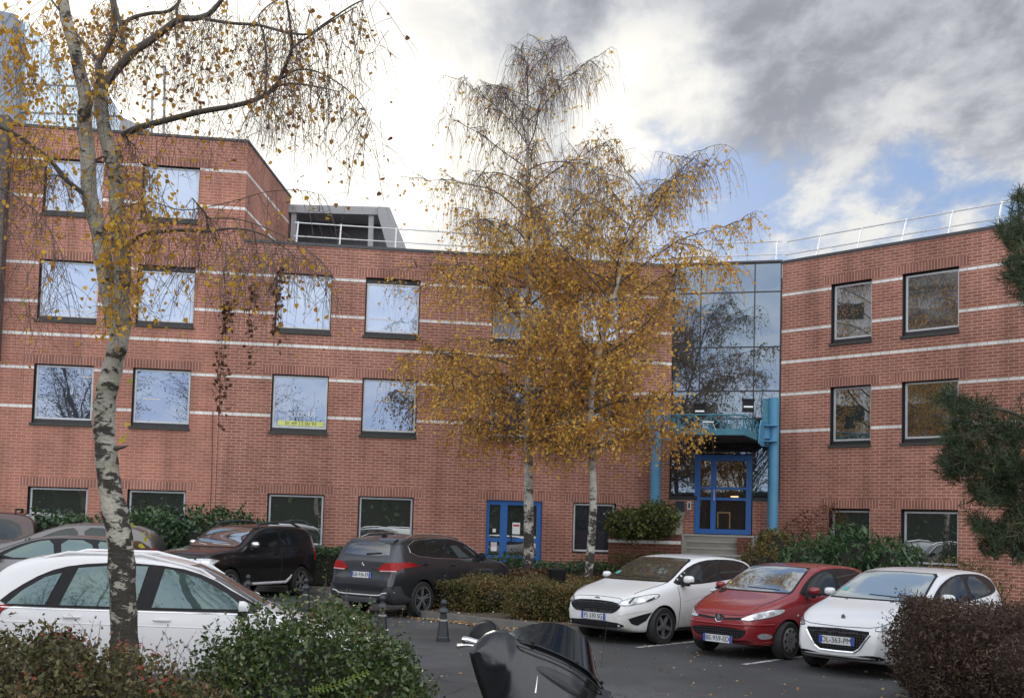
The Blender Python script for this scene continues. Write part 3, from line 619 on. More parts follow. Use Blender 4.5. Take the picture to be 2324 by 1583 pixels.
class Car:
    """x forward from the front axle, y to the car's left, z up.  st rows: x, zlow, zbelt, ztop, wlow, wmid, wbelt, wroof"""
    def __init__(s, name, label, cat, loc, heading, st, wb, wr, wt, track, mat_, mats=None, group=None):
        s.root = thing(name, label, cat, (*loc, 0), heading, group); s.wb, s.wr, s.W = wb, wr, max(r[5] for r in st)
        st = sorted(st, key=lambda r: -r[0]); s.st = st
        rings = []
        for (x, zl, zb, zt, wl, wm, wb_, wro) in st:
            gh = zt-zb; cr = min(.055, gh*.5); ze = zt-cr; hh = zb-zl
            half = [(0, zl), (wl*.6, zl), (wl*.97, zl+.005), (wl+(wm-wl)*.35, zl+.05), (wm-.012, zl+hh*.38), (wm, zl+hh*.62), (wb_+(wm-wb_)*.55, zl+hh*.86), (wb_, zb),
                    (wb_+(wro-wb_)*.33, zb+(ze-zb)*.36), (wb_+(wro-wb_)*.68, zb+(ze-zb)*.70), (wro, ze), (wro*.90, ze+cr*.55), (wro*.5, zt-cr*.10), (0, zt)]
            ring = [(x, y, z) for y, z in half]+[(x, -y, z) for y, z in half[-2:0:-1]]
            rings.append(ring)
        n = len(rings[0]); vs = [p_ for r in rings for p_ in r]
        fs = [(i*n+k, (i+1)*n+k, (i+1)*n+(k+1) % n, i*n+(k+1) % n) for i in range(len(rings)-1) for k in range(n)]
        fs += [tuple(range(n)), tuple((len(rings)-1)*n+k for k in range(n))[::-1]]
        me = bpy.data.meshes.new('b'); me.from_pydata(vs, [], fs); bm = bmesh.new(); bm.from_mesh(me); bmesh.ops.recalc_face_normals(bm, faces=bm.faces[:]); bm.to_mesh(me); bm.free()
        tmp = bpy.data.objects.new('tmp', me); C.objects.link(tmp)
        sm = tmp.modifiers.new('s', 'SUBSURF'); sm.levels = 2; sm.render_levels = 2
        bpy.context.view_layer.update(); smooth = mesh_eval(tmp); C.objects.unlink(tmp)
        s.bvh = BVHTree.FromPolygons([v.co for v in smooth.vertices], [p_.vertices[:] for p_ in smooth.polygons])
        # cut wheel wells
        body = bpy.data.objects.new('body', smooth); C.objects.link(body); smooth.materials.clear(); smooth.materials.append(mat_); smooth.materials.append(M['under'])
        cb = MB()
        for ax in (0, -wb):
            for sy in (1, -1):
                cb.lathe([(wr*1.13, 0), (wr*1.13, .55)], 40, (ax, sy*(s.W-.30)+(0 if sy > 0 else -.55), wr+.0), 0, Matrix.Rotation(rad(-90), 3, 'X'))
        cme = bpy.data.meshes.new('c'); cme.from_pydata(cb.v, [], cb.f); cme.materials.append(M['under'])
        bm = bmesh.new(); bm.from_mesh(cme); bmesh.ops.recalc_face_normals(bm, faces=bm.faces[:]); bm.to_mesh(cme); bm.free()
        cut = bpy.data.objects.new('cut', cme); C.objects.link(cut)
        bo = body.modifiers.new('b', 'BOOLEAN'); bo.operation = 'DIFFERENCE'; bo.object = cut; bo.solver = 'EXACT'; bo.material_mode = 'TRANSFER'
        bpy.context.view_layer.update(); fm = mesh_eval(body); body.modifiers.clear(); body.data = fm; C.objects.unlink(cut)
        body.parent = s.root; s.body = body; fm.polygons.foreach_set('use_smooth', [True]*len(fm.polygons))
        try: fm.set_sharp_from_angle(angle=rad(38))
        except Exception: pass
        s.track = track
        for ax in (0, -wb):
            for sy in (1, -1): s.wheel(ax, sy, wt)
    def wheel(s, ax, sy, wt):
        r = s.wr; m_ = Matrix.Rotation(rad(-90*sy), 3, 'X'); yc = sy*(s.W-.115); b = MB(); hw = .10; rr = wt.get('rr', .68)*r
        b.lathe([(rr*.8, -hw*.9), (rr, -hw), (r*.93, -hw), (r*.985, -hw*.75), (r, -hw*.4), (r, hw*.4), (r*.985, hw*.75), (r*.93, hw), (rr, hw*.92), (rr*.97, hw*.6)], 40, (0, 0, 0), 0, m_, False)
        w_ = b.build('wheel', M['tyre'], s.root, smooth=True); w_.location = (ax, yc, r)
        b = MB(); kind = wt.get('kind', 'spoke'); n = wt.get('n', 5); mi = 0
        b.lathe([(0, -.03), (rr*.95, -.03), (rr*.96, hw*.5), (rr*.99, hw*.86), (rr*.93, hw*.86), (rr*.88, hw*.3), (rr*.86, 0.0), (0, .0)] if kind == 'spoke' else
                [(0, -.03), (rr*.95, -.03), (rr*.99, hw*.9), (rr*.94, hw*.98), (rr*.6, hw*1.05), (rr*.25, hw*.95), (0, hw*.95)], 40, (0, 0, 0), 1 if kind == 'spoke' else 0, m_)
        if kind == 'spoke':
            for k in range(n):
                an = 2*math.pi*k/n+.3
                for o_ in (wt.get('split', 0), -wt.get('split', 0)) if wt.get('split') else (0,):
                    w0, w1 = wt.get('w', (.045, .03)); a2 = an+o_
                    p = [(.03, -w0/2), (rr*.90, -w1/2), (rr*.90, w1/2), (.03, w0/2)]; c_, s_ = math.cos(a2), math.sin(a2)
                    poly = [(x*c_-y*s_, x*s_+y*c_) for x, y in p]
                    b.prism(poly, m_ @ Vector((1, 0, 0)), m_ @ Vector((0, 1, 0)), (m_ @ Vector((0, 0, 1)))*.03, (m_ @ Vector((0, 0, 1)))*hw*.5)
            b.lathe([(0, hw*.5), (rr*.24, hw*.5), (rr*.22, hw*.88), (0, hw*.9)], 16, (0, 0, 0), 0, m_)
            b.lathe([(rr*.86, hw*.4), (rr*.99, hw*.4), (rr*1.0, hw*.97), (rr*.90, hw*.9)], 40, (0, 0, 0), 0, m_, False)
        else:
            for k in range(n):
                an = 2*math.pi*k/n; c0 = m_ @ Vector((rr*.78*math.cos(an), rr*.78*math.sin(an), hw*1.0)); b.lathe([(0, 0), (rr*.13, 0), (rr*.12, .008), (0, .008)], 10, c0, 1, m_)
            for k in range(5):
                an = 2*math.pi*k/5; c0 = m_ @ Vector((rr*.22*math.cos(an), rr*.22*math.sin(an), hw*.95)); b.lathe([(0, 0), (rr*.05, 0), (0, .012)], 8, c0, 1, m_)
        b.build('rim', [M['rim'] if kind == 'spoke' else M['rim_dull'], M['under']], w_, smooth=True)
    DIR = {'left': ((1, 0, 0), (0, 0, 1), (0, 1, 0)), 'right': ((1, 0, 0), (0, 0, 1), (0, -1, 0)), 'front': ((0, 1, 0), (0, 0, 1), (1, 0, 0)), 'rear': ((0, 1, 0), (0, 0, 1), (-1, 0, 0)), 'top': ((1, 0, 0), (0, 1, 0), (0, 0, 1))}
    def patch(s, name, poly, side, m_, off=.006, parent=None, chaikin=0, step=.05, thick=0., mats=None):
        for _ in range(chaikin):
            q = []
            for i in range(len(poly)):
                a, b_ = poly[i], poly[(i+1) % len(poly)]
                q += [(a[0]*.75+b_[0]*.25, a[1]*.75+b_[1]*.25), (a[0]*.25+b_[0]*.75, a[1]*.25+b_[1]*.75)]
            poly = q
        A, B, N = (Vector(v) for v in s.DIR[side]); bm = bmesh.new()
        f = bm.faces.new([bm.verts.new(A*x+B*y) for x, y in poly])
        xs = [p_[0] for p_ in poly]; ys = [p_[1] for p_ in poly]
        for ax_, lo, hi in ((A, min(xs), max(xs)), (B, min(ys), max(ys))):
            k = math.floor(lo/step)+1
            while k*step < hi:
                bmesh.ops.bisect_plane(bm, geom=bm.verts[:]+bm.edges[:]+bm.faces[:], plane_co=ax_*(k*step), plane_no=ax_, dist=1e-5); k += 1
        bmesh.ops.triangulate(bm, faces=[f_ for f_ in bm.faces if len(f_.verts) > 4])
        last = None
        for v in bm.verts:
            h, n_, _, _ = s.bvh.ray_cast(v.co+N*6, -N)
            if h is None or (h-v.co).dot(N) < -4:
                h, n_, _, _ = s.bvh.find_nearest(v.co+N*(s.W if side in ('left', 'right') else .8))
            if n_.dot(N) < 0: n_ = -n_
            v.co = h+n_*off
        bmesh.ops.recalc_face_normals(bm, faces=bm.faces[:])
        if thick:
            r_ = bmesh.ops.extrude_face_region(bm, geom=bm.faces[:])
            for v in [e for e in r_['geom'] if isinstance(e, bmesh.types.BMVert)]: v.co += N*-thick
            bmesh.ops.recalc_face_normals(bm, faces=bm.faces[:])
        me = bpy.data.meshes.new(name); bm.to_mesh(me); bm.free()
        o = link(name, me, m_, parent or s.root, True)
        try: me.set_sharp_from_angle(angle=rad(40))
        except Exception: pass
        if name in ('headlight', 'tail_light') and m_ is not M['lamp_red_clear']: s.line('lamp_edge', poly+poly[:1], side, .011, M['gap'], .009, o)
        return o
    def hit(s, side, x, y, off=0.):
        A, B, N = (Vector(v) for v in s.DIR[side]); h, n_, _, _ = s.bvh.ray_cast(A*x+B*y+N*6, -N)
        if h is None: h, n_, _, _ = s.bvh.find_nearest(A*x+B*y+N*s.W)
        return h+(n_ if n_.dot(N) > 0 else -n_)*off, n_
    def line(s, name, pts, side, w_=.012, m_=None, off=.0035, parent=None):
        b = MB()
        dense = []
        for (a, b_) in zip(pts[:-1], pts[1:]):
            n = max(1, int(math.hypot(b_[0]-a[0], b_[1]-a[1])/.07))
            dense += [(a[0]+(b_[0]-a[0])*k/n, a[1]+(b_[1]-a[1])*k/n) for k in range(n)]
        dense.append(pts[-1]); b.tube([s.hit(side, x, y, off-w_*.3)[0] for x, y in dense], w_/2, 5)
        return b.build(name, m_ or M['gap'], parent or s.body)
    def plate(s, side, y, z, txt, tilt=0., w_=.52, h_=.11, off=.02, right_band=True):
        A, B, N = (Vector(v) for v in s.DIR[side]); h, _ = s.hit(side, y, z); sx = 1 if side == 'front' else -1
        N = Vector((N.x, 0, tilt)).normalized(); right = A*sx; up = N.cross(right) if True else B
        if up.z < 0: up = -up
        c = h+N*off
        def q(name, x0, x1, y0, y1, o_, m_, par, e=.006):
            b = MB(); b.prism([(x0, y0), (x1, y0), (x1, y1), (x0, y1)], right, up, N*e, c+N*o_); return b.build(name, m_, par)
        p_ = q('number_plate', -w_/2, w_/2, -h_/2, h_/2, 0, M['plate'], s.root, .008)
        q('blue_band', -w_/2, -w_/2+.042, -h_/2, h_/2, .009, M['plate_blue'], p_, .002)
        if right_band: q('blue_band', w_/2-.042, w_/2, -h_/2, h_/2, .009, M['plate_blue'], p_, .002)
        me = text_mesh(txt, .105, .001); o = link('plate_lettering', me, M['ink'], p_)
        mw = Matrix((right*.92, up, N)).transposed().to_4x4(); mw.translation = c+N*.011; me.transform(mw)
        xs = [v.co.dot(right) for v in me.vertices]
        return p_
    def mirror(s, x, z, side=1, m_=None, cap=None, wy=.13, size=(.10, .20, .14)):
        h, _ = s.hit('left' if side > 0 else 'right', x, z); y0 = abs(h.y)
        if side < 0 and s.root['category'] == 'car': wy = .085; size = tuple(v*.85 for v in size)
        r = []
        b = MB(); L_, Wd, H_ = size
        prof = [(-L_*.45, .96), (-L_*.4, 1.0), (0, .97), (L_*.35, .75), (L_*.5, .35), (L_*.55, .05)]
        rings = []
        for xx, sc_ in prof:
            rings.append([(xx, math.copysign(abs(math.cos(t))**.65, math.cos(t))*Wd/2*sc_, math.copysign(abs(math.sin(t))**.7, math.sin(t))*H_/2*sc_) for t in np.linspace(0, 2*math.pi, 21)[:-1]])
        vs = [p_ for q in rings for p_ in q]; n = 20
        fs = [(i*n+k, i*n+(k+1) % n, (i+1)*n+(k+1) % n, (i+1)*n+k) for i in range(len(rings)-1) for k in range(n)]+[tuple(range(n))[::-1], tuple((len(rings)-1)*n+k for k in range(n))]
        c = Vector((x+.02, side*(y0+wy), z+.09)); b.add([Vector(v)+c for v in vs], fs)
        o = b.build('door_mirror', m_, s.root, smooth=True)
        b = MB(); b.prism([(-.05, -.02), (.06, -.02), (.04, .07), (-.04, .07)], (1, 0, 0), (0, 0, 1), (0, side*(wy+.05), 0), (x, side*(y0-.05), z+.0)); b.build('mirror_foot', M['black_plastic'], o)
        if cap is None: cap = M['black_plastic']
        b = MB(); b.box((x+.015, side*(y0+wy), z+.035), (L_*.8, Wd*.92, .035)); b.build('mirror_base', cap, o)
        return o
    def handle(s, x, z, side, m_):
        h, _ = s.hit('left' if side > 0 else 'right', x, z); b = MB(); y = side*(abs(h.y)+.022)
        b.tube([(x-.09, y-side*.03, z), (x-.075, y, z), (x+.075, y, z), (x+.09, y-side*.03, z)], .015, 6); return b.build('door_handle', m_, s.root, smooth=True)
def wrows(base, over):
    return base
def hatch_rows(L_front, wb, L_rear, W, H, prof, beltp, lowz=.2, wr_k=.70, nose=.62, tail=.78):
    "station rows from a centre-line profile prof [(x, ztop)] and a belt line beltp [(x, zbelt)]"
    xs = sorted({p_[0] for p_ in prof} | {p_[0] for p_ in beltp}, reverse=True); px = [p_[0] for p_ in prof][::-1]; pz = [p_[1] for p_ in prof][::-1]; bx = [p_[0] for p_ in beltp][::-1]; bz = [p_[1] for p_ in beltp][::-1]
    rows = []; xf = xs[0]; xr = xs[-1]
    for x in xs:
        zt = float(np.interp(x, px, pz)); zb = float(np.interp(x, bx, bz)); zb = min(zb, zt-.02)
        df = xf-x; dr = x-xr
        kf = nose+(1-nose)*min(1, (df/.75))**.55 if df < .75 else 1.; kr = tail+(1-tail)*min(1, dr/.55)**.5 if dr < .55 else 1.
        k = kf*kr; wm = W*k; gh = zt-zb
        wbelt = (W-.05)*k; wro = wbelt-(.5-.5*wr_k)*min(1., gh/.42)*W*.98-.03
        zl = lowz+.10*max(0, 1-df/.25)+.12*max(0, 1-dr/.25)
        rows.append((x, zl, zb, zt, wm-.07*k, wm, wbelt, wro))
    return rows
def ell(cx, cy, rx, ry, n=20, a0=0): return [(cx+rx*math.cos(2*math.pi*k/n+a0), cy+ry*math.sin(2*math.pi*k/n+a0)) for k in range(n)]
H225 = rad(225)
# ---- white small hatchback, nearest the hedge island
WHITE = paint('white_car_paint', (.72, .72, .72), dirt=(.38, .35, .24, .55)); WHITE2 = paint('clean_white_car_paint', (.74, .74, .75)); 
rows = hatch_rows(.83, 2.49, .72, .868, 1.48,
    [(.83, .50), (.81, .66), (.74, .765), (.55, .86), (.2, .955), (-.30, 1.045), (-.62, 1.215), (-1.0, 1.395), (-1.30, 1.46), (-1.75, 1.478), (-2.3, 1.455), (-2.72, 1.40), (-2.86, 1.32), (-3.02, 1.10), (-3.14, .92), (-3.20, .70), (-3.21, .45)],
    [(.83, .47), (.81, .60), (.74, .70), (.55, .80), (.2, .885), (-.30, .945), (-1., .965), (-1.75, 1.0), (-2.3, 1.04), (-2.72, 1.08), (-3.02, 1.03), (-3.14, .86), (-3.20, .64), (-3.21, .41)], lowz=.19)
c1 = Car('parked_hatchback', 'white hatchback with dark mesh grille and muddy lower doors, beside the clipped hedges', 'car', (2.03, 19.18), H225, rows, 2.49, .31, dict(n=5, w=(.075, .055)), .74, WHITE)
DW = paint('white_paint_trim', (.72, .72, .72))
def common(c, win, wind, rearw=None, pillars=(), both=True, glass=None):
    for s_ in ('left', 'right'):
        fr_ = c.patch('window_surround', [(x*1.0, z) for x, z in win], s_, M['black_plastic'], .004, c.body, chaikin=1)
        for w_ in pillars: c.patch('side_window', w_, s_, M['car_glass'], .008, c.root, chaikin=1)
    if wind:
        c.patch('windscreen_surround', [(y*1.045, z-.012 if z < 1.15 else z+.012) for y, z in wind], 'front', M['black_plastic'], .004, c.body)
        c.patch('windscreen', wind, 'front', glass or M['windscreen'], .008, c.root)
    if rearw: c.patch('rear_window', rearw, 'rear', M['car_glass'], .006, c.root, chaikin=1)
win = [(-.28, .985), (-.55, 1.13), (-.95, 1.305), (-1.35, 1.39), (-1.9, 1.405), (-2.4, 1.38), (-2.68, 1.31), (-2.80, 1.19), (-2.6, 1.12), (-2.2, 1.065), (-1.3, 1.0), (-.8, .98)]
wf = [(-.62, 1.03), (-.72, 1.14), (-1.05, 1.29), (-1.38, 1.365), (-1.62, 1.375), (-1.56, 1.04), (-1.1, 1.02)]
wr = [(-1.70, 1.05), (-1.74, 1.375), (-2.2, 1.368), (-2.45, 1.34), (-2.62, 1.27), (-2.60, 1.155), (-2.1, 1.085)]
wq = [(-.40, 1.01), (-.58, 1.10), (-.58, 1.01)]
wind = [(-.66, 1.035), (.66, 1.035), (.665, 1.06), (.56, 1.36), (.50, 1.392), (0, 1.405), (-.50, 1.392), (-.56, 1.36), (-.665, 1.06)]
common(c1, win, wind, [(-.55, 1.12), (.55, 1.12), (.50, 1.36), (-.50, 1.36)], (wf, wr, wq))
def meshmat():
    m_, q = mat('honeycomb_grille'); vo = q.n('ShaderNodeTexVoronoi', feature='DISTANCE_TO_EDGE'); q.put(vo.inputs['Vector'], obj(q)); vo.inputs['Scale'].default_value = 26; vo.inputs['Randomness'].default_value = .25
    return fin(m_, q, bsdf(q, q.mix(q.rng(vo.outputs[0], .05, .12), (.045, .045, .05, 1), (.003, .003, .003, 1)), .6, 0, .12))
M['mesh'] = meshmat()
gr = c1.patch('grille', [(-.56, .64), (-.46, .70), (0, .72), (.46, .70), (.56, .64), (.46, .545), (.36, .51), (-.36, .51), (-.46, .545)], 'front', M['mesh'], .006, chaikin=1)
c1.patch('lower_grille', [(-.62, .33), (-.48, .385), (.48, .385), (.62, .33), (.50, .285), (-.50, .285)], 'front', M['black_plastic'], .006, chaikin=1)
for sy in (1, -1):
    c1.patch('fog_lamp_recess', [(sy*.80, .55), (sy*.64, .44), (sy*.66, .36), (sy*.70, .33), (sy*.76, .41)], 'front', M['black_plastic'], .006)
    sd_ = 'left' if sy > 0 else 'right'
    hl_ = c1.patch('headlight', [(sy*.46, .675), (sy*.56, .74), (sy*.68, .80), (sy*.78, .845), (sy*.81, .83), (sy*.80, .75), (sy*.70, .675), (sy*.56, .645)], 'front', M['lamp_clear'], .008, chaikin=1)
    c1.patch('reflector', ell(sy*.58, .695, .05, .028, 12), 'front', M['lamp_inner'], .014, hl_); c1.patch('reflector', ell(sy*.70, .745, .045, .036, 12), 'front', M['lamp_inner'], .014, hl_); c1.patch('lamp_shadow', [(sy*.62, .70), (sy*.65, .78), (sy*.665, .78), (sy*.64, .69)], 'front', M['gap'], .016, hl_); c1.patch('lamp_shadow', [(sy*.75, .73), (sy*.79, .80), (sy*.795, .77), (sy*.77, .72)], 'front', M['gap'], .016, hl_)
    c1.patch('bumper_crease', [(sy*.52, .50), (sy*.80, .60), (sy*.80, .59), (sy*.52, .485)], 'front', DW, .012, c1.body)
    c1.line('door_gap', [(-.40, .95), (-.42, .75), (-.40, .30)], sd_); c1.line('door_gap', [(-1.62, 1.0), (-1.66, .55), (-1.58, .28)], sd_); c1.line('door_gap', [(-2.62, 1.1), (-2.45, .8), (-2.20, .62)], sd_)
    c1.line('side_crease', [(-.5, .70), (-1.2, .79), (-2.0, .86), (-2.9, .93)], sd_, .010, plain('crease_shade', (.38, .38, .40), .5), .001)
    c1.patch('sill_trim', [(-.40, .27), (-2.1, .27), (-2.1, .21), (-.40, .21)], sd_, M['trim'], .008, c1.body)
    c1.handle(-1.42, .87, sy, DW); c1.handle(-2.32, .95, sy, DW)
    c1.mirror(-.55, .985, sy, WHITE)
    c1.patch('tail_light', [(sy*.52, .98), (sy*.76, 1.0), (sy*.78, .80), (sy*.60, .80)], 'rear', M['lamp_red'], .006)
c1.line('bonnet_gap', [(-.62, .70), (-.45, .765), (0, .78), (.45, .765), (.62, .70)], 'front')
c1.line('bonnet_gap', [(.52, .60), (.2, .66), (-.30, .70)], 'top'); c1.line('bonnet_gap', [(.52, -.60), (.2, -.66), (-.30, -.70)], 'top')
c1.plate('front', 0.0, .455, 'FS 330 SG', off=.012)
b = MB(); h, _ = c1.hit('front', 0, .745); b.tube([h+Vector((.004, .065*math.cos(t), .026*math.sin(t))) for t in np.linspace(0, 6.2832, 17)], .004, 4); b.prism(ell(0, 0, .055, .019, 16), (0, 1, 0), (0, 0, 1), (.006, 0, 0), h); b.build('oval_badge', M['chrome'], c1.root)
c1.line('wiper', [(.50, 1.065), (-.1, 1.085)], 'front', .018, M['black_plastic'], .012, c1.root); c1.line('wiper', [(-.05, 1.06), (-.58, 1.085)], 'front', .018, M['black_plastic'], .012, c1.root)
c1.patch('windscreen_sticker', [(-.60, 1.10), (-.52, 1.10), (-.51, 1.15), (-.59, 1.15)], 'front', plain('green_sticker', (.10, .42, .33), .5), .012)
# ---- red hatchback
RED = paint('red_car_paint', (.235, .018, .022), .7)
rows = hatch_rows(.73, 2.44, .65, .826, 1.43,
    [(.74, .42), (.73, .60), (.68, .70), (.50, .80), (.2, .90), (-.25, 1.0), (-.60, 1.20), (-.95, 1.36), (-1.25, 1.415), (-1.7, 1.43), (-2.3, 1.41), (-2.62, 1.36), (-2.80, 1.24), (-2.98, 1.02), (-3.07, .85), (-3.10, .60), (-3.10, .45)],
    [(.74, .38), (.73, .54), (.68, .62), (.50, .73), (.2, .83), (-.25, .905), (-1., .925), (-1.7, .94), (-2.3, .97), (-2.8, 1.0), (-2.98, .95), (-3.07, .80), (-3.10, .55), (-3.101, .42)], lowz=.19, nose=.58)
c2 = Car('parked_hatchback', 'dark red older hatchback between the two white hatchbacks', 'car', (3.75, 17.50), H225, rows, 2.44, .29, dict(kind='cap', n=9), .7, RED)
win = [(-.30, .935), (-.60, 1.12), (-.95, 1.275), (-1.3, 1.345), (-1.75, 1.36), (-2.25, 1.34), (-2.55, 1.26), (-2.70, 1.10), (-2.66, 1.02), (-2.1, .985), (-1.3, .95)]
wf = [(-.55, .965), (-.68, 1.11), (-1.0, 1.25), (-1.3, 1.315), (-1.50, 1.325), (-1.50, .985)]
wr = [(-1.62, .99), (-1.60, 1.33), (-2.2, 1.312), (-2.46, 1.24), (-2.58, 1.11), (-2.56, 1.04), (-2.1, 1.01)]
wind = [(-.62, .995), (.62, .995), (.63, 1.02), (.53, 1.325), (.47, 1.355), (0, 1.365), (-.47, 1.355), (-.53, 1.325), (-.63, 1.02)]
M['windscreen_b'] = glassmat('windscreen_glass_bright', (.035, .04, .045), .42, .02, (.9, .97, 1), .08)
common(c2, win, wind, [(-.5, 1.08), (.5, 1.08), (.45, 1.30), (-.45, 1.30)], (wf, wr), glass=M['windscreen_b'])
c2.patch('lower_grille', [(-.50, .475), (.50, .475), (.46, .37), (.34, .305), (-.34, .305), (-.46, .37)], 'front', M['mesh'], .006, chaikin=1)
c2.patch('upper_grille', [(-.38, .635), (-.1, .615), (.1, .615), (.38, .635), (.38, .60), (.1, .585), (-.1, .585), (-.38, .60)], 'front', M['black_plastic'], .006)
c2.line('bumper_strip', [(-.72, .535), (-.5, .525), (0, .52), (.5, .525), (.72, .535)], 'front', .030, RED, .010)
c2.line('bumper_lip', [(-.74, .27), (-.5, .25), (0, .245), (.5, .25), (.74, .27)], 'front', .035, RED, .006)
for sy in (1, -1):
    sd_ = 'left' if sy > 0 else 'right'
    hl_ = c2.patch('headlight', [(sy*.36, .60), (sy*.48, .665), (sy*.62, .735), (sy*.735, .775), (sy*.76, .75), (sy*.74, .68), (sy*.64, .625), (sy*.50, .595)], 'front', M['lamp_inner'], .008, chaikin=1)
    c2.patch('reflector', ell(sy*.58, .665, .05, .036, 12), 'front', M['lamp_clear'], .014, hl_); c2.patch('reflector', ell(sy*.67, .70, .04, .03, 12), 'front', M['lamp_clear'], .014, hl_)
    fg = c2.patch('fog_lamp', ell(sy*.645, .365, .052, .045, 14), 'front', M['lamp_inner'], .010)
    c2.line('door_gap', [(-.42, .90), (-.44, .6), (-.40, .30)], sd_); c2.line('door_gap', [(-1.56, .95), (-1.58, .55), (-1.52, .28)], sd_)
    c2.handle(-1.38, .83, sy, M['black_plastic']); c2.mirror(-.55, .945, sy, RED, size=(.10, .19, .12))
    c2.patch('tail_light', [(sy*.55, .98), (sy*.75, 1.0), (sy*.76, .72), (sy*.64, .72)], 'rear', M['lamp_red'], .006)
h, _ = c2.hit('left', -.22, .66); b = MB(); b.lathe([(0, 0), (.02, 0), (.015, .01), (0, .012)], 10, h, 0, Matrix.Rotation(rad(-90), 3, 'X')); b.build('side_repeater', M['lamp_clear'], c2.root)
c2.line('bonnet_gap', [(.55, .50), (.2, .60), (-.25, .66)], 'top'); c2.line('bonnet_gap', [(.55, -.50), (.2, -.60), (-.25, -.66)], 'top')
c2.line('bonnet_gap', [(-.50, .69), (-.3, .665), (0, .655), (.3, .665), (.50, .69)], 'front')
c2.patch('cowl_vent', [(-.05, -.55), (-.05, -.46), (-.20, -.46), (-.20, -.58)], 'top', M['black_plastic'], .006)
c2.plate('front', .0, .295, 'BE-959-ED', off=.02)
def shield(c, z, s_=1., frame=True):
    h, _ = c.hit('front', 0, z); o_ = h+Vector((.006, 0, 0))
    if frame:
        b = MB(); b.prism([(-.065*s_, .05*s_), (.065*s_, .05*s_), (.06*s_, -.02*s_), (.035*s_, -.06*s_), (-.035*s_, -.06*s_), (-.06*s_, -.02*s_)], (0, 1, 0), (0, 0, 1), (.008, 0, 0), o_); sh_ = b.build('shield_badge', M['ink'], c.root)
        b = MB(); pts = [(-.065, .05), (-.06, -.02), (-.035, -.06), (.035, -.06), (.06, -.02), (.065, .05)]; b.tube([o_+Vector((.01, x*s_, y*s_)) for x, y in pts], .006, 5); b.build('badge_rim', M['chrome'], sh_)
    else: sh_ = c.root
    lion = [(-.012, .046), (.008, .05), (.022, .038), (.014, .026), (.036, .02), (.03, .006), (.014, .006), (.034, -.012), (.026, -.022), (.008, -.008), (.02, -.04), (.006, -.046), (-.004, -.02), (-.02, -.042), (-.034, -.036), (-.02, -.012), (-.034, .002), (-.022, .014), (-.032, .03), (-.018, .034)]
    b = MB(); b.prism([(x*s_, y*s_*.95) for x, y in lion], (0, 1, 0), (0, 0, 1), (.010, 0, 0), o_+Vector((.006, 0, 0))); b.build('lion_emblem', M['chrome'], sh_)
shield(c2, .615, 1.05)
c2.line('wiper', [(.45, 1.02), (-.15, 1.04)], 'front', .02, M['black_plastic'], .014, c2.root)
c2.patch('windscreen_sticker', ell(-.56, 1.08, .025, .018, 10), 'front', plain('yellow_sticker', (.5, .42, .08), .5), .012)
# ---- white hatchback with the big framed grille
rows = hatch_rows(.80, 2.54, .62, .87, 1.46,
    [(.81, .42), (.80, .60), (.74, .73), (.55, .83), (.2, .93), (-.28, 1.035), (-.62, 1.21), (-1.05, 1.385), (-1.35, 1.445), (-1.8, 1.46), (-2.35, 1.445), (-2.75, 1.39), (-2.9, 1.28), (-3.05, 1.06), (-3.13, .88), (-3.16, .60), (-3.16, .45)],
    [(.81, .38), (.80, .54), (.74, .66), (.55, .77), (.2, .86), (-.28, .925), (-1., .945), (-1.8, .98), (-2.35, 1.02), (-2.75, 1.06), (-3.05, 1.0), (-3.13, .82), (-3.16, .55), (-3.161, .42)], lowz=.18)
c3 = Car('parked_hatchback', 'white hatchback with large chrome framed grille, partly behind the brown hedge', 'car', (5.08, 15.75), H225, rows, 2.54, .31, dict(n=7), .74, WHITE2)
win = [(-.35, .965), (-.62, 1.12), (-1.0, 1.28), (-1.4, 1.375), (-1.9, 1.39), (-2.4, 1.37), (-2.7, 1.28), (-2.80, 1.16), (-2.6, 1.09), (-2.2, 1.04), (-1.3, .98)]
wf = [(-.62, 1.0), (-.74, 1.12), (-1.05, 1.265), (-1.40, 1.345), (-1.62, 1.355), (-1.60, 1.01)]
wr = [(-1.74, 1.02), (-1.74, 1.355), (-2.35, 1.34), (-2.6, 1.26), (-2.66, 1.15), (-2.2, 1.065)]
wind = [(-.66, 1.02), (.66, 1.02), (.665, 1.05), (.555, 1.345), (.49, 1.378), (0, 1.39), (-.49, 1.378), (-.555, 1.345), (-.665, 1.05)]
M['windscreen_c'] = glassmat('windscreen_glass_pale', (.20, .24, .24), .30, .02, (.95, 1, 1), .03)
common(c3, win, wind, [(-.5, 1.12), (.5, 1.12), (.45, 1.34), (-.45, 1.34)], (wf, wr), glass=M['windscreen_c'])
gpoly = [(-.46, .64), (0, .655), (.46, .64), (.47, .60), (.33, .40), (.25, .35), (-.25, .35), (-.33, .40), (-.47, .60)]
g3 = c3.patch('grille', gpoly, 'front', M['mesh'], .006)
c3.line('grille_frame', [(-.47, .60), (-.33, .40), (-.25, .35), (0, .345), (.25, .35), (.33, .40), (.47, .60)], 'front', .03, M['chrome'], .014, g3)
c3.line('grille_frame', [(-.47, .60), (-.46, .64), (0, .655), (.46, .64), (.47, .60)], 'front', .012, M['chrome'], .010, g3)
c3.patch('lower_grille', [(-.62, .315), (-.50, .335), (-.2, .29), (.2, .29), (.50, .335), (.62, .315), (.60, .25), (-.60, .25)], 'front', M['black_plastic'], .006, chaikin=1)
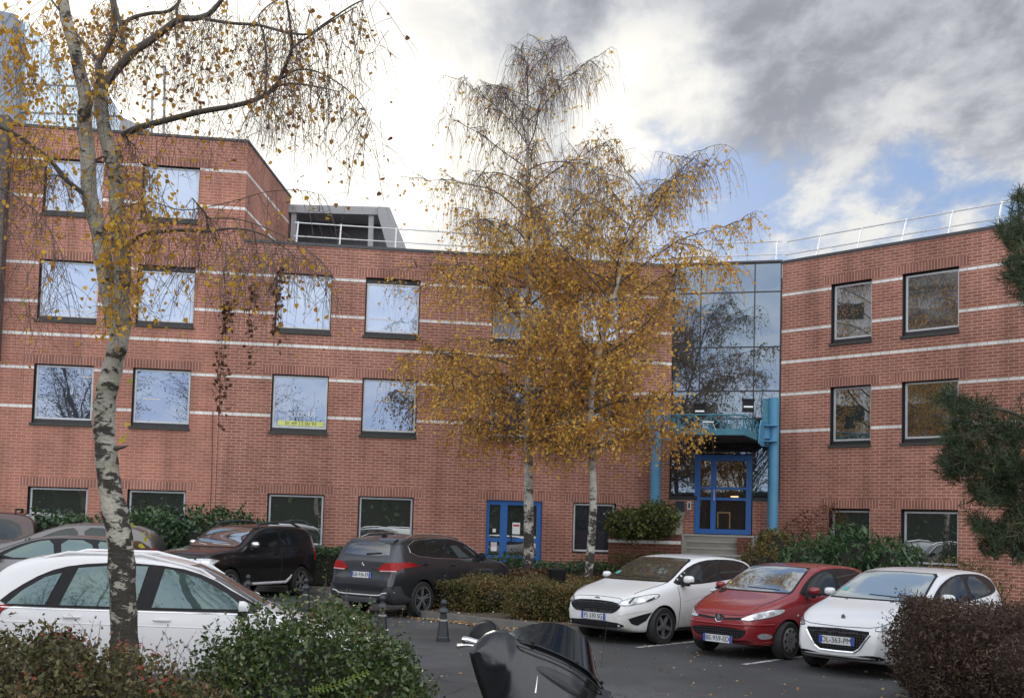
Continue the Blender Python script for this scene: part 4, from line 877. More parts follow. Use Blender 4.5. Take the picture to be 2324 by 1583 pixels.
for sy in (1, -1):
    sd_ = 'left' if sy > 0 else 'right'
    hl_ = c3.patch('headlight', [(sy*.50, .66), (sy*.60, .735), (sy*.72, .80), (sy*.80, .825), (sy*.805, .74), (sy*.76, .69), (sy*.62, .65)], 'front', M['lamp_clear'], .008, chaikin=1)
    c3.patch('reflector', ell(sy*.68, .715, .05, .034, 12), 'front', M['lamp_inner'], .014, hl_)
    fg = c3.patch('fog_lamp', ell(sy*.70, .36, .05, .045, 14), 'front', M['lamp_clear'], .010)
    c3.line('fog_lamp_ring', ell(sy*.70, .36, .055, .05, 14)+[(sy*.70+.055, .36)], 'front', .012, M['chrome'], .012, fg)
    c3.line('door_gap', [(-.42, .93), (-.44, .6), (-.40, .30)], sd_); c3.line('door_gap', [(-1.68, .98), (-1.70, .55), (-1.62, .28)], sd_)
    c3.handle(-1.45, .87, sy, WHITE2); c3.mirror(-.6, .975, sy, WHITE2)
    c3.patch('tail_light', [(sy*.55, .98), (sy*.76, 1.0), (sy*.77, .78), (sy*.62, .78)], 'rear', M['lamp_red'], .006)
c3.line('bonnet_gap', [(-.60, .72), (-.45, .69), (0, .675), (.45, .69), (.60, .72)], 'front')
for y_ in (-.35, .35): c3.patch('washer_jet', ell(-.12, y_, .02, .018, 8), 'top', M['black_plastic'], .006)
shield(c3, .79, 1.05, False)
c3.plate('front', 0, .49, 'DL-363-PM', off=.012)
c3.line('wiper', [(.52, 1.05), (-.1, 1.07)], 'front', .02, M['black_plastic'], .014, c3.root)
c3.patch('windscreen_sticker', [(-.60, 1.10), (-.52, 1.10), (-.51, 1.14), (-.59, 1.14)], 'front', plain('teal_sticker', (.08, .40, .36), .5), .012)
# ---- dark grey crossover seen from behind
GREY = paint('dark_grey_car_paint', (.034, .036, .043), .6, .5, rough=.28)
rows = hatch_rows(.85, 2.67, .92, .91, 1.58,
    [(.86, .48), (.84, .75), (.74, .88), (.45, 1.0), (.0, 1.09), (-.42, 1.15), (-.75, 1.31), (-1.15, 1.49), (-1.5, 1.555), (-2.1, 1.575), (-2.8, 1.545), (-3.22, 1.49), (-3.32, 1.40), (-3.46, 1.14), (-3.50, 1.06), (-3.53, .85), (-3.60, .70), (-3.61, .50)],
    [(.86, .44), (.84, .66), (.74, .78), (.45, .92), (.0, 1.0), (-.42, 1.04), (-1.15, 1.06), (-2.1, 1.08), (-2.8, 1.11), (-3.22, 1.13), (-3.46, 1.05), (-3.50, 1.0), (-3.53, .78), (-3.60, .62), (-3.61, .46)], lowz=.24, tail=.86, wr_k=.78)
hx = rad(55); fw = Vector((math.cos(hx), math.sin(hx))); rt = Vector((fw.y, -fw.x)); fa = Vector((-1.80, 22.52))-rt*.80+fw*2.67
c4 = Car('parked_crossover', 'dark grey crossover seen from behind with red tail lamps and roof rails', 'car', tuple(fa), hx, rows, 2.67, .345, dict(n=5, split=.13, w=(.03, .02), rr=.72), .8, GREY)
win = [(-.55, 1.10), (-.85, 1.27), (-1.2, 1.42), (-1.6, 1.49), (-2.2, 1.50), (-2.8, 1.465), (-3.05, 1.36), (-3.02, 1.24), (-2.8, 1.17), (-2.3, 1.13), (-1.3, 1.10)]
wf = [(-.78, 1.13), (-.98, 1.28), (-1.25, 1.40), (-1.55, 1.455), (-1.78, 1.465), (-1.85, 1.14)]
wm_ = [(-1.98, 1.15), (-1.90, 1.468), (-2.40, 1.466), (-2.48, 1.17)]
wr = [(-2.54, 1.18), (-2.46, 1.462), (-2.76, 1.435), (-2.96, 1.35), (-2.95, 1.25), (-2.78, 1.20)]
for s_ in ('left', 'right'):
    c4.patch('window_surround', win, s_, M['black_plastic'], .004, c4.body, chaikin=1)
    c4.line('chrome_strip', win[:1]+[(x, z+.012) for x, z in win[1:7]]+win[7:]+win[:1], s_, .016, M['chrome'], .008, c4.body)
    for w_ in (wf, wm_, wr): c4.patch('side_window', w_, s_, M['car_glass'], .008, c4.root, chaikin=1)
M['rear_glass'] = glassmat('rear_glass', (.012, .012, .014), .16, .02, (.95, .97, 1), .06)
rw = c4.patch('rear_window', [(-.62, 1.17), (.62, 1.17), (.60, 1.25), (.52, 1.42), (-.52, 1.42), (-.60, 1.25)], 'rear', M['rear_glass'], .006, chaikin=1)
c4.patch('windscreen', [(-.66, 1.16), (.66, 1.16), (.56, 1.47), (-.56, 1.47)], 'front', M['windscreen'], .006)
b = MB(); hz, _ = c4.hit('rear', 0, 1.44); b.prism([(-.58, 0), (.58, 0), (.60, .06), (-.60, .06)], (0, 1, 0), (.5, 0, 1), (-.13, 0, -.03), hz+Vector((.10, 0, .0))); b.build('roof_spoiler', GREY, c4.root)
c4.line('wiper', [(-.02, 1.19), (-.40, 1.215)], 'rear', .03, M['black_plastic'], .02, rw)
for sy in (1, -1):
    sd_ = 'left' if sy > 0 else 'right'
    tl = c4.patch('tail_light', [(sy*.40, .92), (sy*.55, 1.03), (sy*.86, 1.06), (sy*.88, .99), (sy*.84, .90), (sy*.56, .885), (sy*.46, .885)], 'rear', M['lamp_red'], .010)
    c4.patch('reversing_strip', [(sy*.47, .895), (sy*.83, .905), (sy*.83, .885), (sy*.48, .872)], 'rear', M['lamp_red_clear'], .016, tl)
    c4.line('lamp_divider', [(sy*.60, .885), (sy*.60, 1.04)], 'rear', .012, M['gap'], .012, tl)
    c4.patch('lamp_flank', [(-3.50, 1.04), (-3.28, 1.05), (-3.36, .95), (-3.46, .90), (-3.53, .90)], sd_, M['lamp_red'], .010, tl)
    c4.patch('bumper_reflector', [(sy*.60, .495), (sy*.84, .505), (sy*.84, .475), (sy*.60, .465)], 'rear', M['lamp_red'], .010)
    c4.line('door_gap', [(-1.92, 1.07), (-1.95, .7), (-1.90, .35)], sd_); c4.line('door_gap', [(-.62, 1.05), (-.68, .6), (-.62, .35)], sd_); c4.line('door_gap', [(-2.75, 1.1), (-2.55, .85), (-2.30, .72)], sd_)
    c4.patch('sill_trim', [(-.42, .36), (-2.22, .36), (-2.22, .24), (-.42, .24)], sd_, M['trim'], .008, c4.body)
    ar = [(-2.67+.44*math.cos(t), .345+.44*math.sin(t)) for t in np.linspace(0.05, math.pi-.3, 14)]; c4.line('arch_trim', ar, sd_, .07, M['trim'], -.010, c4.body)
    ar = [(.44*math.cos(t), .345+.44*math.sin(t)) for t in np.linspace(.3, math.pi-.05, 14)]; c4.line('arch_trim', ar, sd_, .07, M['trim'], -.010, c4.body)
    c4.handle(-1.72, .99, sy, GREY); c4.handle(-2.62, 1.02, sy, GREY); c4.mirror(-.75, 1.08, sy, GREY)
    b = MB(); b.tube([c4.hit('top', x, sy*.60)[0]+Vector((0, 0, dz)) for x, dz in ((-1.15, .0), (-1.35, .04), (-2.0, .05), (-2.7, .05), (-2.95, .0))], .016, 8); b.build('roof_rail', M['chrome'], c4.root, smooth=True)
c4.patch('bumper_trim', [(-.86, .30), (-.86, .62), (-.72, .60), (-.60, .50), (.60, .50), (.72, .60), (.86, .62), (.86, .30)], 'rear', M['trim'], .012, c4.body)
c4.line('bumper_strip', [(-.82, .50), (-.62, .475), (-.56, .44), (-.40, .43), (.40, .43), (.56, .44), (.62, .475), (.82, .50)], 'rear', .03, M['galv'], .014, c4.body)
c4.patch('skid_plate', [(-.50, .385), (.50, .385), (.42, .30), (-.42, .30)], 'rear', plain('silver_skid_plate', (.24, .24, .26), .4, .4), .03, c4.body)
c4.line('tailgate_gap', [(-.70, .69), (.70, .69)], 'rear'); 
c4.plate('rear', 0.0, .80, 'GB-936-ER', off=.012, tilt=.1)
h, _ = c4.hit('rear', 0, 1.0); b = MB(); mm = Matrix.Rotation(rad(-90), 3, 'Y'); b.lathe([(0, 0), (.045, 0), (.042, .008), (0, .01)], 20, h, 0, mm); bd = b.build('round_badge', M['ink'], c4.root)
b = MB(); [b.prism([(0, 0)]+[(.036*math.cos(t), .036*math.sin(t)) for t in np.linspace(a, a+math.pi/2, 7)], (0, 1, 0), (0, 0, 1), (-.003, 0, 0), h+Vector((-.010, 0, 0))) for a in (0, math.pi)]; b.build('badge_quarters', M['paper'], bd)
p_, _ = c4.hit('top', -2.85, 0); b = MB(); b.prism([(-.12, 0), (.06, 0), (-.06, .07), (-.12, .06)], (1, 0, 0), (0, 0, 1), (0, .04, 0), p_+Vector((0, -.02, -.01))); b.build('roof_antenna', GREY, c4.root)
# ---- black boxy crossover facing the camera
BLACK = paint('black_car_paint', (.008, .008, .009), .45, 0, rough=.2)
rows = hatch_rows(.82, 2.67, .82, .91, 1.63,
    [(.83, .48), (.82, .78), (.76, .93), (.62, 1.02), (.2, 1.08), (-.42, 1.14), (-.72, 1.33), (-1.02, 1.52), (-1.35, 1.60), (-2.0, 1.63), (-2.7, 1.61), (-3.1, 1.55), (-3.3, 1.40), (-3.42, 1.12), (-3.47, .90), (-3.49, .70), (-3.49, .5)],
    [(.83, .44), (.82, .70), (.76, .85), (.62, .95), (.2, 1.01), (-.42, 1.04), (-1.3, 1.06), (-2.0, 1.08), (-2.7, 1.12), (-3.1, 1.18), (-3.3, 1.15), (-3.42, 1.05), (-3.47, .84), (-3.49, .64), (-3.491, .46)], lowz=.27, nose=.80, wr_k=.86)
hd = rad(243); fw = Vector((math.cos(hd), math.sin(hd))); lf = Vector((-fw.y, fw.x)); fa = Vector((-5.19, 27.6))-lf*.80+fw*2.67
c5 = Car('parked_crossover', 'glossy black boxy crossover with chrome mirrors and chrome slatted grille', 'car', tuple(fa), hd, rows, 2.67, .34, dict(n=5, split=.16, w=(.03, .022)), .8, BLACK)
win = [(-.55, 1.10), (-.78, 1.28), (-1.05, 1.47), (-1.35, 1.53), (-2.0, 1.55), (-2.7, 1.53), (-3.0, 1.47), (-3.1, 1.30), (-2.7, 1.18), (-2.0, 1.12), (-1.2, 1.09)]
wf = [(-.74, 1.12), (-.92, 1.29), (-1.12, 1.45), (-1.4, 1.50), (-1.78, 1.51), (-1.78, 1.13)]
wr = [(-1.88, 1.14), (-1.88, 1.515), (-2.55, 1.505), (-2.60, 1.19)]
wind = [(-.68, 1.13), (.68, 1.13), (.69, 1.16), (.59, 1.50), (.54, 1.53), (0, 1.545), (-.54, 1.53), (-.59, 1.50), (-.69, 1.16)]
common(c5, win, wind, [(-.5, 1.2), (.5, 1.2), (.47, 1.5), (-.47, 1.5)], (wf, wr), glass=M['windscreen_b'])
gp = c5.patch('grille', [(-.52, .90), (.52, .90), (.50, .73), (-.50, .73)], 'front', M['under'], .006)
for r_, z_ in enumerate((.865, .805, .755)):
    for k in range(6):
        y_ = -.42+k*.168+(.04 if r_ % 2 else 0)
        if abs(y_) < .10: continue
        c5.line('grille_bar', [(y_-.07, z_-.012), (y_-.045, z_+.012), (y_+.045, z_+.012), (y_+.07, z_-.012)], 'front', .018, M['chrome'], .012, gp)
h, _ = c5.hit('front', 0, .84); b = MB(); b.tube([h+Vector((.02, x, z)) for x, z in ((-.10, .045), (.10, .045), (.06, -.04), (0, -.065), (-.06, -.04), (-.10, .045))], .012, 6); b.build('front_emblem', M['chrome'], c5.root)
for sy in (1, -1):
    sd_ = 'left' if sy > 0 else 'right'
    hl_ = c5.patch('headlight', [(sy*.54, .90), (sy*.80, .895), (sy*.845, .86), (sy*.82, .76), (sy*.72, .70), (sy*.62, .70), (sy*.55, .76)], 'front', M['lamp_clear'], .008)
    c5.line('lamp_outline', [(sy*.54, .88), (sy*.55, .77), (sy*.63, .755), (sy*.66, .72), (sy*.79, .735), (sy*.83, .86)], 'front', .014, M['chrome'], .014, hl_)
    c5.patch('reflector', ell(sy*.74, .81, .05, .045, 12), 'front', M['lamp_inner'], .014, hl_)
    c5.patch('fog_lamp', ell(sy*.62, .52, .05, .04, 12), 'front', M['lamp_clear'], .010)
    c5.line('door_gap', [(-1.83, 1.1), (-1.86, .7), (-1.80, .35)], sd_); c5.handle(-1.60, .98, sy, BLACK); c5.handle(-2.5, 1.02, sy, BLACK)
    c5.mirror(-.72, 1.09, sy, M['chrome'], size=(.11, .22, .16))
    b = MB(); h0, _ = c5.hit(sd_, -1.3, .36); b.tube([(-.52, sy*(abs(h0.y)+.02), .34), (-2.05, sy*(abs(h0.y)+.02), .34), (-2.20, sy*(abs(h0.y)+.01), .42), (-2.28, sy*(abs(h0.y)), .5)], .03, 8); b.build('side_step', M['galv'], c5.root, smooth=True)
    b = MB(); b.tube([c5.hit('top', x, sy*.62)[0]+Vector((0, 0, dz)) for x, dz in ((-1.15, .0), (-1.28, .07), (-2.0, .08), (-2.5, .08), (-2.9, .0))], .028, 8); b.build('roof_rail', M['trim'], c5.root, smooth=True)
    c5.patch('tail_light', [(sy*.66, 1.10), (sy*.82, 1.10), (sy*.84, .82), (sy*.70, .82)], 'rear', M['lamp_red'], .006)
c5.line('wiper', [(.5, 1.16), (-.05, 1.18)], 'front', .03, M['conc_light'], .016, c5.root); c5.line('wiper', [(-.15, 1.15), (-.5, 1.18)], 'front', .03, M['conc_light'], .016, c5.root)
c5.plate('front', 0, .56, 'AB', off=-.05) if False else None
# ---- grey estate, silver crossover, brown van at the left edge
SILV = paint('silver_grey_car_paint', (.15, .148, .15), .5, .5, rough=.3)
rows = hatch_rows(.9, 2.65, .95, .88, 1.47,
    [(.9, .45), (.88, .66), (.75, .80), (.4, .92), (-.35, 1.02), (-.75, 1.22), (-1.25, 1.40), (-1.6, 1.455), (-2.3, 1.47), (-2.9, 1.43), (-3.2, 1.35), (-3.42, 1.15), (-3.52, .98), (-3.58, .7), (-3.58, .5)],
    [(.9, .41), (.88, .58), (.75, .72), (.4, .85), (-.35, .93), (-1.6, .96), (-2.9, 1.0), (-3.2, 1.03), (-3.42, 1.0), (-3.52, .88), (-3.58, .62), (-3.581, .46)], lowz=.2)
win = [(-.5, .97), (-.9, 1.20), (-1.35, 1.36), (-1.7, 1.40), (-2.4, 1.41), (-2.9, 1.36), (-3.15, 1.22), (-3.1, 1.06), (-2.3, 1.0), (-1.2, .97)]
wf = [(-.72, 1.0), (-1.02, 1.18), (-1.4, 1.33), (-1.72, 1.37), (-1.80, 1.01)]; wr = [(-1.95, 1.02), (-1.87, 1.375), (-2.45, 1.375), (-2.62, 1.05)]; wq = [(-2.72, 1.07), (-2.58, 1.365), (-2.85, 1.33), (-3.03, 1.22), (-3.0, 1.09)]
wind = [(-.66, 1.02), (.66, 1.02), (.56, 1.38), (0, 1.40), (-.56, 1.38)]
M['teal_glass'] = glassmat('teal_car_glass', (.035, .060, .060), .09, .02, (.62, .80, .80))
c6 = Car('parked_estate_car', 'silver grey estate car behind the white car, seen side on', 'car', (-10.9, 22.75), rad(183), rows, 2.65, .32, dict(n=5), .75, SILV)
for s_ in ('left', 'right'):
    c6.patch('window_surround', win, s_, M['black_plastic'], .004, c6.body, chaikin=1)
    for w_ in (wf, wr, wq): c6.patch('side_window', w_, s_, M['teal_glass'], .008, c6.root, chaikin=1)
c6.patch('windscreen', wind, 'front', M['windscreen'], .008); c6.patch('rear_window', [(-.55, 1.1), (.55, 1.1), (.5, 1.36), (-.5, 1.36)], 'rear', M['car_glass'], .006)
for sy in (1, -1): c6.mirror(-.7, .97, sy, SILV); c6.patch('headlight', [(sy*.5, .66), (sy*.78, .78), (sy*.8, .7), (sy*.6, .62)], 'front', M['lamp_clear'], .008)
GREYB = paint('grey_metallic_car_paint', (.13, .122, .12), .5, .5, rough=.32)
rows7 = [(x, zl+.05, zb+.17, zt+.22, *w_) for (x, zl, zb, zt, *w_) in rows]
c7 = Car('parked_crossover', 'grey hatchback behind the estate car, its tail lamp near the green hedge', 'car', (-12.0, 26.6), rad(186), rows7, 2.65, .33, dict(n=5), .75, GREYB)
up = lambda P_: [(x, z+.19) for x, z in P_]
for s_ in ('left', 'right'):
    for w_ in (wf, wr, wq): c7.patch('side_window', up(w_), s_, M['car_glass'], .008, c7.root, chaikin=1)
    for w_ in (): pass
c7.patch('windscreen', [(y, z+.2) for y, z in wind], 'front', M['windscreen'], .008)
for sy in (1, -1): c7.mirror(-.7, 1.15, sy, GREYB); c7.patch('tail_light', [(sy*.6, 1.10), (sy*.8, 1.12), (sy*.82, .9), (sy*.66, .9)], 'rear', M['lamp_red'], .01); c7.patch('tail_light', [(-3.50, 1.10), (-3.3, 1.12), (-3.38, .96), (-3.52, .95)], 'left' if sy > 0 else 'right', M['lamp_red'], .01)
BROWN = paint('brown_car_paint', (.055, .030, .026), .6, .3, rough=.25)
rows8 = hatch_rows(.8, 2.7, .75, .90, 1.9,
    [(.8, .5), (.78, .80), (.65, .98), (.3, 1.08), (-.2, 1.2), (-.6, 1.55), (-.95, 1.80), (-1.4, 1.88), (-2.4, 1.90), (-3.2, 1.86), (-3.38, 1.70), (-3.44, 1.2), (-3.45, .6)],
    [(.8, .46), (.78, .72), (.65, .9), (.3, 1.0), (-.2, 1.07), (-1.4, 1.1), (-3.2, 1.12), (-3.38, 1.1), (-3.44, .95), (-3.45, .5)], lowz=.24, wr_k=.82, tail=.9)
c8 = Car('parked_van', 'dark brown van cut off by the left edge of the picture, with black roof bars', 'van', (-15.6, 28.0), rad(196), rows8, 2.7, .33, dict(n=5), .78, BROWN)
for s_ in ('left', 'right'):
    c8.patch('side_window', [(-.75, 1.15), (-1.1, 1.68), (-1.9, 1.72), (-1.9, 1.16)], s_, M['car_glass'], .008, chaikin=1); c8.patch('side_window', [(-2.1, 1.16), (-2.1, 1.72), (-3.0, 1.68), (-3.15, 1.2)], s_, M['car_glass'], .008, chaikin=1)
c8.patch('windscreen', [(-.70, 1.2), (.70, 1.2), (.62, 1.74), (-.62, 1.74)], 'front', M['windscreen'], .008)
for x_ in (-1.5, -2.9):
    b = MB(); b.tube([(x_, -.62, 1.84), (x_, -.6, 1.95), (x_, .6, 1.95), (x_, .62, 1.84)], .025, 6); b.build('roof_bar', M['black_plastic'], c8.root)
for sy in (1, -1): c8.mirror(-.75, 1.13, sy, M['galv'], size=(.12, .24, .22))
# ---- near white car behind the birch trunk
PEARL = paint('pearl_white_car_paint', (.70, .69, .70), .6)
rows = hatch_rows(.9, 2.81, .95, .93, 1.62,
    [(.9, .45), (.88, .56), (.76, .66), (.4, .77), (-.2, .90), (-.60, 1.02), (-.88, 1.18), (-1.22, 1.385), (-1.6, 1.54), (-2.3, 1.61), (-2.9, 1.58), (-3.35, 1.50), (-3.55, 1.36), (-3.70, 1.12), (-3.74, .90), (-3.77, .65), (-3.77, .5)],
    [(.9, .41), (.88, .50), (.76, .60), (.4, .71), (-.60, .93), (-1.6, .94), (-2.9, .95), (-3.35, 1.0), (-3.55, 1.02), (-3.70, .98), (-3.74, .84), (-3.77, .58), (-3.771, .46)], lowz=.24, wr_k=.66)
c9 = Car('parked_white_car', 'pearl white estate style crossover behind the mottled birch trunk, nearest car at left', 'car', (-2.11, 12.75), rad(0), rows, 2.81, .335, dict(n=5), .8, PEARL)
win = [(-.54, .965), (-.92, 1.155), (-1.26, 1.35), (-1.62, 1.455), (-2.2, 1.49), (-2.7, 1.45), (-3.0, 1.36), (-3.3, 1.17), (-3.50, .985), (-2.9, .975), (-1.3, .97)]
wf = [(-.82, 1.0), (-1.05, 1.17), (-1.35, 1.33), (-1.62, 1.41), (-1.74, 1.43), (-1.84, 1.0), (-1.3, 1.0)]
wm_ = [(-2.02, 1.0), (-1.92, 1.448), (-2.25, 1.452), (-2.66, 1.41), (-2.82, 1.0)]
wr = [(-2.97, 1.0), (-2.83, 1.35), (-3.0, 1.30), (-3.22, 1.15), (-3.37, 1.0)]
for s_ in ('left', 'right'):
    c9.patch('window_surround', win, s_, M['black_plastic'], .014, c9.body, chaikin=1)
    for w_ in (wf, wm_, wr): c9.patch('side_window', w_, s_, M['teal_glass'], .022, c9.root, chaikin=0)
    c9.line('chrome_strip', [(-.60, .955), (-1.3, .955), (-2.9, .96), (-3.50, .97)], s_, .016, M['chrome'], .006, c9.body)
    c9.line('side_crease', [(-.3, .78), (-1.5, .80), (-3.5, .82)], s_, .018, PEARL, .004, c9.body)
for sy in (1, -1):
    c9.mirror(-.86, .95, sy, PEARL, size=(.13, .24, .17)); c9.handle(-1.72, .87, sy, PEARL); c9.handle(-2.68, .88, sy, PEARL)
    b = MB(); b.tube([c9.hit('top', x, sy*.63)[0]+Vector((0, 0, dz)) for x, dz in ((-1.2, .0), (-1.35, .03), (-2.0, .04), (-2.8, .035), (-3.05, .0))], .02, 8); b.build('roof_rail', PEARL, c9.root, smooth=True)
    c9.patch('headlight', [(sy*.5, .62), (sy*.8, .68), (sy*.84, .61), (sy*.62, .57)], 'front', M['lamp_clear'], .008)
    c9.patch('tail_light', [(sy*.5, 1.0), (sy*.85, 1.0), (sy*.86, .86), (sy*.6, .86)], 'rear', M['lamp_red'], .008)
c9.patch('windscreen', [(-.68, 1.04), (.68, 1.04), (.58, 1.47), (-.58, 1.47)], 'front', M['windscreen'], .008)
c9.root.scale = (.96, .70, .95); c9.root.location = (-2.13, 12.63, 0); c9.root.rotation_euler = (0, rad(.7), rad(8))
c5.root.scale = (.97, 1., 1.08); c4.root.scale = (1, 1, 1.05)
# ------------------------------------------------------------------ vegetation
def foliage(name, stops, rough=.55, trans=.35, spec=.35):
    m_, q = mat(name); a = q.n('ShaderNodeAttribute'); a.attribute_name = 'rnd'
    c_ = q.ramp(a.outputs['Fac'], stops); b_ = bsdf(q, c_, rough, 0, spec)
    t = q.n('ShaderNodeBsdfTranslucent'); q.put(t.inputs[0], c_); ms = q.n('ShaderNodeMixShader'); ms.inputs[0].default_value = trans; q.put(ms.inputs[1], b_); q.put(ms.inputs[2], t.outputs[0])
    return fin(m_, q, ms.outputs[0])
M['gold'] = foliage('golden_birch_leaf', [(0, (.26, .12, .03)), (.18, (.52, .27, .05)), (.45, (.74, .42, .075)), (.75, (.82, .53, .11)), (.9, (.46, .40, .08)), (1, (.26, .26, .06))], trans=.5)
M['gold_near'] = foliage('yellow_birch_leaf', [(0, (.12, .05, .02)), (.15, (.36, .17, .03)), (.5, (.62, .34, .04)), (.85, (.68, .42, .06)), (1, (.36, .34, .07))], trans=.45)
M['brown_leaf'] = foliage('brown_withered_leaf', [(0, (.06, .03, .02)), (.5, (.13, .06, .035)), (1, (.22, .11, .05))])
M['evergreen'] = foliage('evergreen_leaf', [(0, (.018, .042, .018)), (.5, (.038, .085, .032)), (.85, (.07, .135, .05)), (1, (.12, .18, .07))], .35, .2, .5)
M['near_green'] = foliage('glossy_shrub_leaf', [(0, (.022, .040, .014)), (.4, (.05, .09, .026)), (.75, (.11, .15, .045)), (.9, (.19, .20, .06)), (.97, (.20, .10, .03)), (1, (.30, .30, .16))], .3, .25, .6)
M['variegated'] = foliage('variegated_shrub_leaf', [(0, (.025, .04, .012)), (.5, (.07, .09, .025)), (.8, (.17, .19, .05)), (1, (.34, .36, .14))], .4, .25)
M['hedge_brown'] = foliage('clipped_hedge_leaf', [(0, (.035, .036, .014)), (.35, (.085, .088, .028)), (.65, (.14, .12, .04)), (.85, (.24, .13, .05)), (1, (.34, .15, .06))], .6, .25)
M['rusty'] = foliage('rusty_hedge_leaf', [(0, (.045, .018, .010)), (.5, (.11, .045, .02)), (1, (.22, .10, .035))], .6, .25)
M['dry_hedge'] = foliage('dry_brown_hedge_leaf', [(0, (.026, .017, .012)), (.5, (.070, .042, .030)), (.85, (.125, .078, .048)), (1, (.15, .14, .06))], .7, .15)
M['berry_leaf'] = foliage('cotoneaster_leaf', [(0, (.03, .022, .012)), (.4, (.10, .10, .04)), (.7, (.17, .14, .06)), (.9, (.20, .09, .05)), (1, (.34, .27, .14))], .5, .25)
M['berry'] = plain('red_berry', (.42, .03, .02), .35, var=.3)
M['fallen'] = foliage('fallen_leaf', [(0, (.13, .06, .03)), (.4, (.34, .17, .07)), (.7, (.48, .34, .16)), (1, (.62, .55, .38))], .7, .1)
M['pine'] = foliage('pine_needle', [(0, (.013, .024, .010)), (.5, (.034, .054, .022)), (.85, (.075, .090, .042)), (1, (.15, .11, .05))], .5, .2)
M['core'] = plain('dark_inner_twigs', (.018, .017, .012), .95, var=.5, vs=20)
M['twig'] = plain('birch_twig', (.11, .075, .065), .8, var=.3)
M['branch'] = plain('birch_branch', (.085, .075, .06), .9, var=.4, vs=9)
def bark(name, white=(.52, .49, .44), dark=(.03, .027, .023), amount=.5, scale=1., moss=.2, zs=13):
    m_, q = mat(name); oc = obj(q)
    sp = q.n('ShaderNodeSeparateXYZ'); q.put(sp.inputs[0], oc)
    n1 = q.noise(q.mapping(oc, (5*scale, 5*scale, zs*scale)), 1., 6, .62, .8)
    n2 = q.noise(q.mapping(oc, (2.2*scale, 2.2*scale, 3.2*scale), (3, 1, 5)), 1., 5, .6, .5)
    n3 = q.noise(q.mapping(oc, (14*scale, 14*scale, 60*scale)), 1., 3)
    low = q.rng(sp.outputs[2], 3.6, .4, 0, .13)
    d_ = q.m('ADD', q.m('MULTIPLY', n1, .55), q.m('ADD', q.m('MULTIPLY', n2, .45), low))
    f_ = q.rng(d_, .60-amount*.14, .645-amount*.14)
    fine = q.rng(n3, .60, .68)
    w_ = q.mix(q.rng(n2, .35, .65), (*white, 1), tuple(v*.66 for v in white)+(1,)); w_ = q.mix(q.m('MULTIPLY', fine, .55), w_, (.14, .12, .10, 1))
    w_ = q.mix(q.m('MULTIPLY', q.rng(q.noise(oc, 1.7*scale, 4), .5, .7), moss), w_, (.13, .14, .07, 1))
    c_ = q.mix(f_, w_, q.mix(n3, (*dark, 1), tuple(v*2.6 for v in dark)+(1,)))
    return fin(m_, q, bsdf(q, c_, .85, 0, .2, 0, bump(q, q.m('SUBTRACT', n1, q.m('MULTIPLY', f_, .4)), .9, .03)))
M['bark_far'] = bark('birch_bark', amount=.35, scale=1.6, moss=.15)
M['bark_near'] = bark('mottled_birch_bark', (.46, .43, .36), amount=.40, scale=1.7, moss=.35, zs=8)
def segs(paths, n=3):
    "thin tapered twigs: list of (points Nx3, r0, r1) as quads"
    V = []
    for P_, r0, r1 in paths:
        P_ = np.asarray(P_); k = len(P_); r = np.linspace(r0, r1, k)
        t = np.gradient(P_, axis=0); t /= np.linalg.norm(t, axis=1, keepdims=True)+1e-9
        ref = np.array([.31, .92, .23]); a = np.cross(t, ref); a /= np.linalg.norm(a, axis=1, keepdims=True)+1e-9; b_ = np.cross(t, a)
        ring = [P_+(a*math.cos(2*math.pi*j/n)+b_*math.sin(2*math.pi*j/n))*r[:, None] for j in range(n)]
        for j in range(n):
            p, q_ = ring[j], ring[(j+1) % n]
            V.append(np.stack([p[:-1], q_[:-1], q_[1:], p[1:]], 1).reshape(-1, 3))
    return np.concatenate(V) if V else np.zeros((0, 3))
def curve(p, d_, L, grav, wob, n):
    "grow a path"
    P_ = [np.array(p, float)]; d_ = np.array(d_, float); d_ /= np.linalg.norm(d_); s_ = L/n
    for i in range(n):
        d_ = d_+np.array([0, 0, grav])*s_+RS.normal(size=3)*wob*math.sqrt(s_); d_ /= np.linalg.norm(d_); P_.append(P_[-1]+d_*s_)
    return np.array(P_)
def smooth_path(pts, k=6):
    pts = np.array([list(p_) for p_ in pts], float); n = len(pts); out = []
    for i in range(n-1):
        p0, p1, p2, p3 = pts[max(i-1, 0)], pts[i], pts[i+1], pts[min(i+2, n-1)]
        for t in np.linspace(0, 1, k, endpoint=False):
            out.append(.5*((2*p1)+(-p0+p2)*t+(2*p0-5*p1+4*p2-p3)*t*t+(-p0+3*p1-3*p2+p3)*t**3))
    out.append(pts[-1]); return np.array(out)
def ground_to_local(root, *arrs): return [a-np.array(root.location)[None, :] if len(a) else a for a in arrs]
def place(o, root): o.location = -Vector(root.location)
